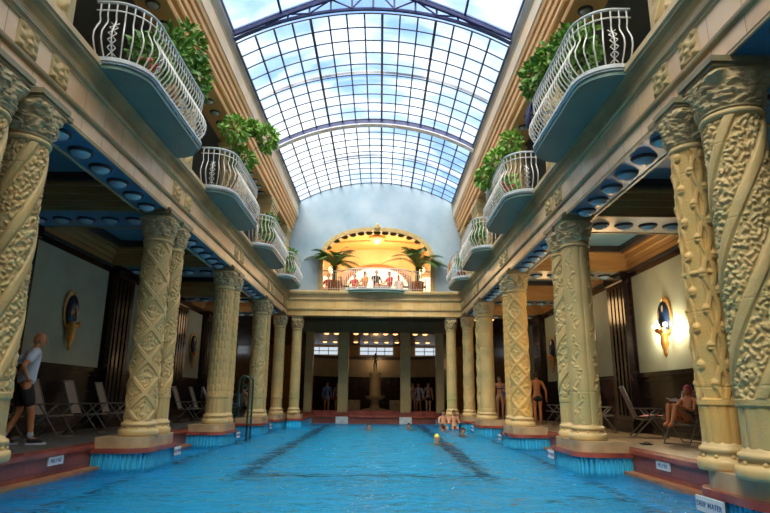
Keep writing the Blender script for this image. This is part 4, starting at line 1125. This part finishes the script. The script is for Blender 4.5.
bp_, rz_ = (6.85, 14.9, 0), PI + 2.9
rows = [[tuple(at(bp_, rz_, (x, -.24 + .12 * j, z + .03 * abs(math.sin(3 * j + x * 14))))) for j in range(5)] for x, z in ((-.15, .44), (-.05, .46), (.1, .475), (.22, .485), (.32, .46), (.34, .36))]
cloth('towel', rows, towelp_m, 'pink and white patterned towel on the seat beside the woman', 'towel')
# navy cloth over the nearest right balcony rail
rows = [[(3.35 + dx, 10.95 + .09 * j, z + .02 * math.sin(j * 2.2)) for j in range(5)] for dx, z in ((.12, 6.45), (.05, 6.72), (.0, 6.79), (-.05, 6.75), (-.09, 6.5), (-.08, 6.28))]
cloth('towel', rows, navyc_m, 'navy blue cloth hung over the nearest right balcony rail', 'cloth')
rows = [[(3.47 + dx, 24.9 + .12 * j, z + .02 * math.sin(j * 2.2)) for j in range(5)] for dx, z in ((.0, 6.70), (-.12, 6.76), (-.2, 6.6), (-.24, 6.2), (-.22, 5.95))]
cloth('towel', rows, orangec_m, 'orange and red cloth hung over the farthest right balcony rail', 'cloth')
# sandals on the deck
for j, dy in enumerate((0, .2)):
    t = thing('sandal', 'dark flip-flop on the tan deck before the seated woman, %s of the pair' % ('left' if j == 0 else 'right'), 'shoe', (5.75 + .04 * j, 12.6 + dy, 0), .3)
    MB().prism([(.13 * math.cos(a), (.05 + .012 * math.cos(a)) * math.sin(a)) for a in [2 * PI * q / 16 for q in range(16)]], 0, .025).build('sole', blackc_m, t)
    MB().tube([(0, -.045, .02), (.06, 0, .05), (0, .045, .02)], .008, 5).build('strap', blackc_m, t)

# ------------------------------------------------------------------ people
def skin_mesh(verts, edges, radii, m_, sub=2, name='body'):
    me = bpy.data.meshes.new(name); me.from_pydata([tuple(v) for v in verts], edges, []); me.update()
    o = bpy.data.objects.new('tmp', me); C.objects.link(o)
    md = o.modifiers.new('skin', 'SKIN'); md.use_smooth_shade = True
    sv = me.skin_vertices[0].data
    for i, r_ in enumerate(radii): sv[i].radius = (r_, r_) if not isinstance(r_, tuple) else r_
    for i in range(len(verts)): sv[i].use_root = (i == 0)
    s2 = o.modifiers.new('sub', 'SUBSURF'); s2.levels = sub; s2.render_levels = sub
    dg = bpy.context.evaluated_depsgraph_get(); dg.update()
    r_ = bpy.data.meshes.new_from_object(o.evaluated_get(dg)); bpy.data.objects.remove(o)
    r_.materials.clear(); r_.materials.append(m_); r_.polygons.foreach_set('use_smooth', [True] * len(r_.polygons))
    return r_
def join_meshes(meshes, name, m_):
    bm = bmesh.new()
    for me in meshes: bm.from_mesh(me)
    out = bpy.data.meshes.new(name); bm.to_mesh(out); bm.free()
    for q in (m_ if isinstance(m_, list) else [m_]): out.materials.append(q)
    out.polygons.foreach_set('use_smooth', [True] * len(out.polygons))
    return out
# joints for a 1.80 m figure facing +y, +x is its right
STAND = dict(pelvis=(0, 0, .96), waist=(0, .0, 1.10), chest=(0, .0, 1.32), neck=(0, -.01, 1.50), head=(0, .01, 1.66),
             sr=(.19, 0, 1.44), er=(.25, -.03, 1.14), wr=(.26, .04, .88), sl=(-.19, 0, 1.44), el=(-.25, -.03, 1.14), wl=(-.26, .04, .88),
             hr=(.095, 0, .93), kr=(.10, .01, .50), ar=(.10, -.02, .09), tr=(.12, .15, .03), hl=(-.095, 0, .93), kl=(-.10, .01, .50), al=(-.10, -.02, .09), tl=(-.12, .15, .03))
def person(loc, rz, pose, label, skinm, hair=None, clothes=(), sc=1.05, fingers=True, female=False, group=None, cap=None, headturn=0, sub_=2, glasses=False, shoes=None):
    J = {k_: Vector(v) for k_, v in STAND.items()}
    for k_, v in pose.items(): J[k_] = Vector(v)
    t = thing('person', label, 'person', loc, rz, group); t.scale = (sc,) * 3
    sw = .9 if female else 1
    V = []; E = []; R = []
    def add(p, r_, par=None):
        V.append(Vector(p)); R.append(r_); i = len(V) - 1
        if par is not None: E.append((par, i))
        return i
    pe = add(J['pelvis'], (.135, .105)); wa = add(J['waist'], (.115 * sw, .09), pe); chh = add(J['chest'], (.145 * sw, .105), wa)
    nb = add(J['chest'].lerp(J['neck'], .75), (.09, .075), chh); nk = add(J['neck'].lerp(J['head'], .2), .055, nb); hd0 = add(J['head'] + Vector((0, 0, -.03)), .06, nk)
    for s_ in 'rl':
        sh = add(J['s' + s_], .062 * sw, nb); m1_ = add(J['s' + s_].lerp(J['e' + s_], .4), .052 * sw, sh); el = add(J['e' + s_], .041 * sw, m1_)
        fa = add(J['e' + s_].lerp(J['w' + s_], .3), .042 * sw, el); w_ = add(J['w' + s_], .028, fa)
        d = (J['w' + s_] - J['e' + s_]).normalized(); palm_ = add(J['w' + s_] + d * .055, (.032, .022), w_)
        add(J['w' + s_] + d * .095, (.034, .018), palm_)
        hp = add(J['h' + s_], .092, pe); th_ = add(J['h' + s_].lerp(J['k' + s_], .4), .080 * sw, hp); kn = add(J['k' + s_], .055 * sw, th_)
        cf = add(J['k' + s_].lerp(J['a' + s_], .33), .056 * sw, kn); an = add(J['a' + s_], .037, cf); 
        add(J['t' + s_].lerp(J['a' + s_], .45), .042, an); add(J['t' + s_], .034, len(V) - 1)
    parts = [skin_mesh(V, E, R, skinm, sub_)]
    if fingers:
        for s_, sg in (('r', -1), ('l', 1)):
            d = (J['w' + s_] - J['e' + s_]).normalized(); fw = Vector((0, 1, 0)); fw = (fw - d * fw.dot(d))
            fw = fw.normalized() if fw.length > .1 else Vector((1, 0, 0)); inn = d.cross(fw).normalized() * (1 if s_ == 'r' else -1)
            p0 = J['w' + s_] + d * .09
            mb = MB()
            for q, (off, ln) in enumerate(((-.028, .062), (-.01, .078), (.009, .084), (.027, .076))):
                a = p0 + fw * off; b_ = a + d * ln * .5 + inn * .006; c_ = b_ + d * ln * .45 + inn * .022
                mb.tube([a - d * .02, a, b_, c_], [.0095, .0095, .0088, .0065], 6)
            a = J['w' + s_] + d * .035 + fw * .025; b_ = a + fw * .028 + d * .03 + inn * .008; mb.tube([a, b_, b_ + d * .03 + inn * .012], [.012, .011, .008], 6)
            parts.append(mb.mesh('h', skinm, True))
    # head
    hm = MB()
    K_, M_ = 24, 18
    for i in range(M_ + 1):
        ph = -PI / 2 + PI * i / M_
        for j in range(K_):
            a = 2 * PI * j / K_; x, y, z = math.cos(ph) * math.cos(a), math.cos(ph) * math.sin(a), math.sin(ph)
            w = 1 - .28 * max(-z, 0) ** 1.2                       # narrower jaw
            yy = y * (.102 if y < 0 else .094) * (1 - .12 * max(-z, 0)); 
            if y > 0 and -.9 < z < -.45: yy += .008               # chin
            if y > .75 and .0 < z < .3: yy -= .008                # eye hollow
            hm.v.append((x * .076 * w, yy, z * .122))
    for i in range(M_):
        for j in range(K_): hm.f.append((i * K_ + j, i * K_ + (j + 1) % K_, (i + 1) * K_ + (j + 1) % K_, (i + 1) * K_ + j))
    hm.tube([(0, .085, .03), (0, .108, -.012), (0, .112, -.022), (0, .092, -.032)], [.008, .012, .014, .010], 6)
    for sg in (-1, 1): hm.ball((sg * .077, -.005, -.005), (.010, .020, .032), 8, 6)
    hmat = Matrix.Translation(J['head']) @ Matrix.Rotation(headturn, 4, 'Z')
    hme = hm.mesh('hd', skinm, True); hme.transform(hmat); parts.append(hme)
    put(join_meshes(parts, 'body', skinm), 'body', t)
    fm = MB()
    for sg in (-1, 1): fm.ball((sg * .030, .083, .012), (.012, .008, .007), 8, 6)
    me = fm.mesh('eyes', eye_m, True); me.transform(hmat); put(me, 'eyes', t)
    me = MB().ball((0, .086, -.058), (.022, .008, .006), 8, 6).mesh('mouth', lip_m, True); me.transform(hmat); put(me, 'mouth', t)
    if hair or cap:
        h = MB(); o0 = 0
        for i in range(13):
            ph = PI * i / 12 * .62
            for j in range(20):
                a = 2 * PI * j / 20; k2 = 1.09 if cap else 1.12
                x, y, z = math.sin(ph) * math.cos(a), math.sin(ph) * math.sin(a), math.cos(ph)
                if y > .3 and z < .35: z = .35; 
                h.v.append((x * .078 * k2, y * .100 * k2 - .006, z * .122 * k2))
        for i in range(12):
            for j in range(20): h.f.append((i * 20 + j, (i + 1) * 20 + j, (i + 1) * 20 + (j + 1) % 20, i * 20 + (j + 1) % 20))
        if hair == 'long': h.ball((0, -.07, -.10), (.075, .05, .16), 12, 8)
        me = h.mesh('swim_cap' if cap else 'hair', cap if cap else (hair if not isinstance(hair, str) else hair_m), True); me.transform(hmat); put(me, 'swim_cap' if cap else 'hair', t)
    def L(a, b, f): return J[a].lerp(J[b], f)
    for kind, m_ in clothes:
        V2, E2, R2 = [], [], []
        def ad(p, r_, par=None):
            V2.append(Vector(p)); R2.append(r_); i = len(V2) - 1
            if par is not None: E2.append((par, i))
            return i
        if kind == 'shirt':
            a = ad(L('pelvis', 'waist', -.55), (.195, .165)); b_ = ad(J['waist'], (.165, .135), a); c_ = ad(J['chest'], (.182, .14), b_); d_ = ad(L('chest', 'neck', .78), (.09, .08), c_)
            for s_ in 'rl':
                e1 = ad(J['s' + s_], .078, d_); ad(L('s' + s_, 'e' + s_, .35), .072, e1); ad(L('s' + s_, 'e' + s_, .75), .068, len(V2) - 1)
        elif kind == 'robe':
            a = ad(L('pelvis', 'kr', .5) * 1, (.20, .15)); b_ = ad(J['pelvis'], (.17, .13), a); c_ = ad(J['chest'], (.165, .122), b_); d_ = ad(L('chest', 'neck', .78), (.09, .08), c_)
            for s_ in 'rl':
                e1 = ad(J['s' + s_], .078, d_); ad(J['e' + s_], .065, e1); ad(L('e' + s_, 'w' + s_, .85), .06, len(V2) - 1)
        elif kind == 'shorts' or kind == 'trunks' or kind == 'brief':
            f_ = {'shorts': .95, 'trunks': .42, 'brief': .08}[kind]
            a = ad(L('pelvis', 'waist', -.05), (.175, .145)); ad(L('pelvis', 'waist', .5 if kind != 'brief' else .2), (.145, .122), a)
            for s_ in 'rl':
                e1 = ad(J['h' + s_] + Vector((0, 0, -.02)), .122, a); 
                if kind != 'brief': ad(L('h' + s_, 'k' + s_, .45 * f_ / .42 if f_ < .5 else .5), .108, e1)
                if kind == 'shorts': ad(L('h' + s_, 'k' + s_, .88), .092, len(V2) - 1)
        elif kind == 'top':
            a = ad(L('waist', 'chest', .6), (.155, .125)); ad(L('chest', 'neck', .12), (.160, .128), a)
        elif kind == 'suit':
            a = ad(J['pelvis'], (.165, .135)); b_ = ad(J['waist'], (.140, .115), a); ad(L('chest', 'neck', .1), (.165, .128), b_)
            for s_ in 'rl': ad(J['h' + s_], .112, a)
        me = skin_mesh(V2, E2, R2, m_, 2, kind); nm = {'shirt': 'shirt', 'robe': 'robe', 'shorts': 'shorts', 'trunks': 'swim_trunks', 'brief': 'bikini_bottom', 'top': 'bikini_top', 'suit': 'swimsuit'}[kind]
        put(me, nm, t)
    if shoes:
        for s_ in 'rl':
            a, b_ = J['a' + s_], J['t' + s_]; d = Vector((b_.x - a.x, b_.y - a.y, 0)).normalized()
            me = skin_mesh([a + Vector((0, 0, -.035)) - d * .05, a.lerp(b_, .5) * 1 + Vector((0, 0, 0)), b_ + d * .02], [(0, 1), (1, 2)], [(.05, .045), (.052, .045), (.045, .03)], shoes, 2, 'shoe'); so_ = put(me, 'shoe', t)
            c = (a + b_) / 2; sd = Vector((-d.y, d.x, 0)); poly = []
            for q in range(16):
                an = 2 * PI * q / 16; poly.append((c.x + d.x * .155 * math.cos(an) + sd.x * .052 * math.sin(an), c.y + d.y * .155 * math.cos(an) + sd.y * .052 * math.sin(an)))
            MB().prism(poly, 0, .028).build('sole', whitec_m, so_)
            MB().tube([(J['a' + s_].x, J['a' + s_].y, .10), (J['a' + s_].x + (J['k' + s_].x - J['a' + s_].x) * .18, J['a' + s_].y + (J['k' + s_].y - J['a' + s_].y) * .18, .19)], .045, 10).build('sock', whitec_m, t, True)
    return t
# guard, seen from behind-left, looking to the right over the pool
person((-6.2, 11.3, 0), -PI / 2 + .75, dict(
    pelvis=(0, -.03, .96), waist=(0, -.02, 1.10), chest=(0, .01, 1.32), neck=(0, .04, 1.49), head=(0, .09, 1.65),
    sr=(.20, .01, 1.44), er=(.36, -.18, 1.20), wr=(.19, -.06, 1.02), sl=(-.20, .01, 1.44), el=(-.34, -.20, 1.22), wl=(-.18, -.10, 1.04),
    hr=(.095, -.05, .93), kr=(.11, .08, .51), ar=(.11, .12, .09), tr=(.14, .28, .03), hl=(-.095, -.05, .93), kl=(-.11, -.04, .50), al=(-.11, -.22, .09), tl=(-.12, -.06, .03)),
    'bald man in white polo shirt and black shorts standing on the left deck', skin2_m, None, (('shirt', whitec_m), ('shorts', blackc_m)), sc=1.14, shoes=blackc_m, headturn=-.2)
person((-5.55, 22.6, 0), .15, {}, 'bare-backed man in dark shorts standing behind the ladder', skin_m, hair_m, (('trunks', blackc_m),), sc=1.05)
SIT = dict(pelvis=(0, -.05, .47), waist=(0, -.12, .62), chest=(0, -.18, .84), neck=(0, -.18, 1.02), head=(0, -.13, 1.18),
           sr=(.19, -.17, .95), er=(.24, .0, .70), wr=(.18, .22, .72), sl=(-.19, -.17, .95), el=(-.24, .0, .70), wl=(-.10, .24, .72),
           hr=(.10, -.03, .47), kr=(.11, .42, .52), ar=(.11, .46, .09), tr=(.12, .62, .03), hl=(-.10, -.03, .47), kl=(-.11, .42, .52), al=(-.11, .46, .09), tl=(-.12, .62, .03))
person((-5.2, 25.2, 0), -.9, SIT, 'person with bare shoulders sitting low by the fourth left columns', skin_m, hair_m, (('trunks', navyc_m),))
person((5.15, 24.3, 0), PI - .2, dict(wr=(.30, .1, 1.0), wl=(-.2, .18, 1.2), el=(-.30, -.05, 1.16)), 'woman in a black bikini standing beside the third right column pair', skin_m, hair_m, (('brief', blackc_m), ('top', blackc_m)), sc=1.0, female=True)
person((5.62, 25.0, 0), PI + .5, {}, 'person in a pale blue robe behind the woman in the black bikini', skin_m, hair_m, (('robe', bluec_m),), sc=1.0)
person((6.15, 22.4, 0), .1, dict(wr=(.33, -.02, .90), er=(.31, -.06, 1.15)), 'man in dark swim trunks walking away right of the third right columns', skin2_m, hair_m, (('trunks', blackc_m),), sc=1.05)
# seated woman in pink cap: knees drawn up, reading
person((6.62, 12.75, 0), PI / 2 + .55, dict(
    pelvis=(0, -.06, .52), waist=(0, -.16, .62), chest=(0, -.26, .80), neck=(0, -.30, .97), head=(0, -.27, 1.12),
    sr=(.17, -.26, .91), er=(.23, -.04, .70), wr=(.10, .18, .80), sl=(-.17, -.26, .91), el=(-.23, -.04, .70), wl=(-.08, .20, .80),
    hr=(.09, -.03, .51), kr=(.09, .36, .84), ar=(.08, .44, .46), tr=(.09, .58, .40), hl=(-.09, -.03, .51), kl=(-.09, .38, .82), al=(-.08, .56, .44), tl=(-.09, .70, .38)),
    'woman in pink swim cap and black swimsuit reading in a folding chair', skin2_m, None, (('suit', blackc_m),), sc=.97, female=True, cap=pinkc_m)
bk = thing('book', 'open white booklet held by the woman in the pink cap', 'book', (6.62 - .19, 12.75 - .12, .86), PI / 2 + .55)
MB().add([(-.12, 0, .02), (0, .0, 0), (0, .14, .06), (-.12, .14, .08), (.12, 0, .02), (.12, .14, .08)], [(0, 1, 2, 3), (1, 4, 5, 2)]).build('pages', whitec_m, bk)
wchair.rotation_euler = (0, 0, PI + .55)
# fountain statue figure
st = person((0, 36.0, 2.36), PI, dict(wr=(.30, .12, .98), wl=(-.12, .2, 1.1), el=(-.28, .0, 1.15)), 'dark bronze standing figure on the fountain pedestal', bronze_m, None, (), sc=.66)
st.name = 'bronze_statue'; st['category'] = 'statue'
# groups beyond the pool
for j, (x, y, rz, cl, lab, fem) in enumerate((
        (2.15, 33.6, PI + .1, (('brief', redc_m), ('top', redc_m)), 'woman in a red bikini standing right of the fountain pillars', True),
        (2.56, 34.9, PI - .2, (('robe', whitec_m),), 'person in a white robe between the far right pillars', False),
        (2.95, 32.9, PI + .3, (('trunks', blackc_m),), 'bare-chested man in dark trunks beside the far right dark wall', False),
        (-2.75, 34.6, PI + .2, (('robe', bluec_m),), 'dim standing person in pale clothes beyond the far left pillars', False),
        (-2.2, 35.4, PI - .3, (('trunks', redc_m),), 'dim bare-chested person beside the far left olive pillar', False))):
    person((x, y, 0), rz, {}, lab, skin_m, hair_m, cl, sc=.98, fingers=False, female=fem, sub_=1)
# swimmers: head and shoulders above water
SW = dict(pelvis=(0, -.35, .80), waist=(0, -.25, 1.0), chest=(0, -.08, 1.25), el=(-.42, .15, 1.28), wl=(-.30, .38, 1.34), er=(.42, .15, 1.28), wr=(.30, .38, 1.34), kr=(.1, -.5, .5), kl=(-.1, -.6, .5), ar=(.1, -.7, .25), al=(-.1, -.75, .25), tr=(.1, -.78, .18), tl=(-.1, -.85, .18))
for j, (x, y, rz, lab, sk, cp_) in enumerate((
        (-.15, 25.5, PI, 'dark-haired swimmer in mid pool in front of the statue', skin_m, None),
        (1.55, 26.0, PI - .4, 'swimmer in front of the right olive pillar', skin_m, None),
        (2.9, 25.2, PI / 2, 'swimmer close to the far right corner columns', skin2_m, None),
        (3.35, 22.3, PI, 'swimmer at the pool side beside the fourth right column pair', skin2_m, None),
        (2.0, 18.2, PI, 'swimmer in a yellow cap right of mid pool', skin_m, yellow_m))):
    person((x, y, LV - 1.56), rz, SW, lab, sk, None if cp_ else hair_m, (), sc=1.02, fingers=False, cap=cp_, sub_=1)
for j, (x, lab) in enumerate(((3.15, 'left'), (3.62, 'right'))): 
    person((x, 26.98, -.86), PI, SIT, 'bather sitting on the far right corner pier, the %s one of two' % lab, skin_m, hair_m, (('trunks', blackc_m),), sc=.95, fingers=False, sub_=1)
# people in the upper room
ups = ((-1.1, 29.0, redc_m, 'person in red seated far left behind the upper railing'), (-.6, 28.4, orangec_m, 'person in orange seated behind the upper railing, left of centre'), (.10, 28.05, blackc_m, 'person in black at the middle of the upper railing'),
       (.62, 28.4, redc_m, 'person in red right of centre behind the upper railing'), (1.2, 29.2, whitec_m, 'person in white at the right behind the upper railing'), (-2.42, 29.1, redc_m, 'person in red at the left jamb of the big arch'))
for x, y, m_, lab in ups:
    person((x, y, 5.72), PI + random.uniform(-1, 1), SIT, lab, skin_m, hair_m, (('shirt', m_), ('trunks', blackc_m)), sc=.98, fingers=False, sub_=1)
    t = thing('stool', 'low wooden stool under the ' + lab.replace(' seated', ''), 'stool', (x, y, 5.72))
    MB().lathe([(.2, .38), (.21, .40), (.2, .42)], 16).build('seat', apsew_m, t)
    for q in range(3): MB().tube([(.14 * math.cos(q * 2.1), .14 * math.sin(q * 2.1), .38), (.17 * math.cos(q * 2.1), .17 * math.sin(q * 2.1), 0)], .015).build('leg', apsew_m, t)
for j, x in enumerate((-1.9, -1.45, 1.55, 1.95, 2.3)):
    t = thing('cafe_chair', 'dark bistro chair in the upper room, %s from the left' % ORD[j], 'chair', (x, 28.15, 5.72), PI * .5 * j, 'bistro chairs behind the upper railing')
    MB().box(-.2, .2, -.2, .2, .43, .46).build('seat', blackc_m, t)
    MB().tube([(-.19, .19, .45), (-.19, .22, .9), (0, .24, .98), (.19, .22, .9), (.19, .19, .45)], .016).tube([(-.1, .2, .46), (-.1, .235, .94)], .012).tube([(.1, .2, .46), (.1, .235, .94)], .012).build('backrest', blackc_m, t)
    for a in (-.17, .17):
        for b_ in (-.17, .17): MB().tube([(a, b_, .43), (a * 1.15, b_ * 1.15, 0)], .013, 5).build('leg', blackc_m, t)
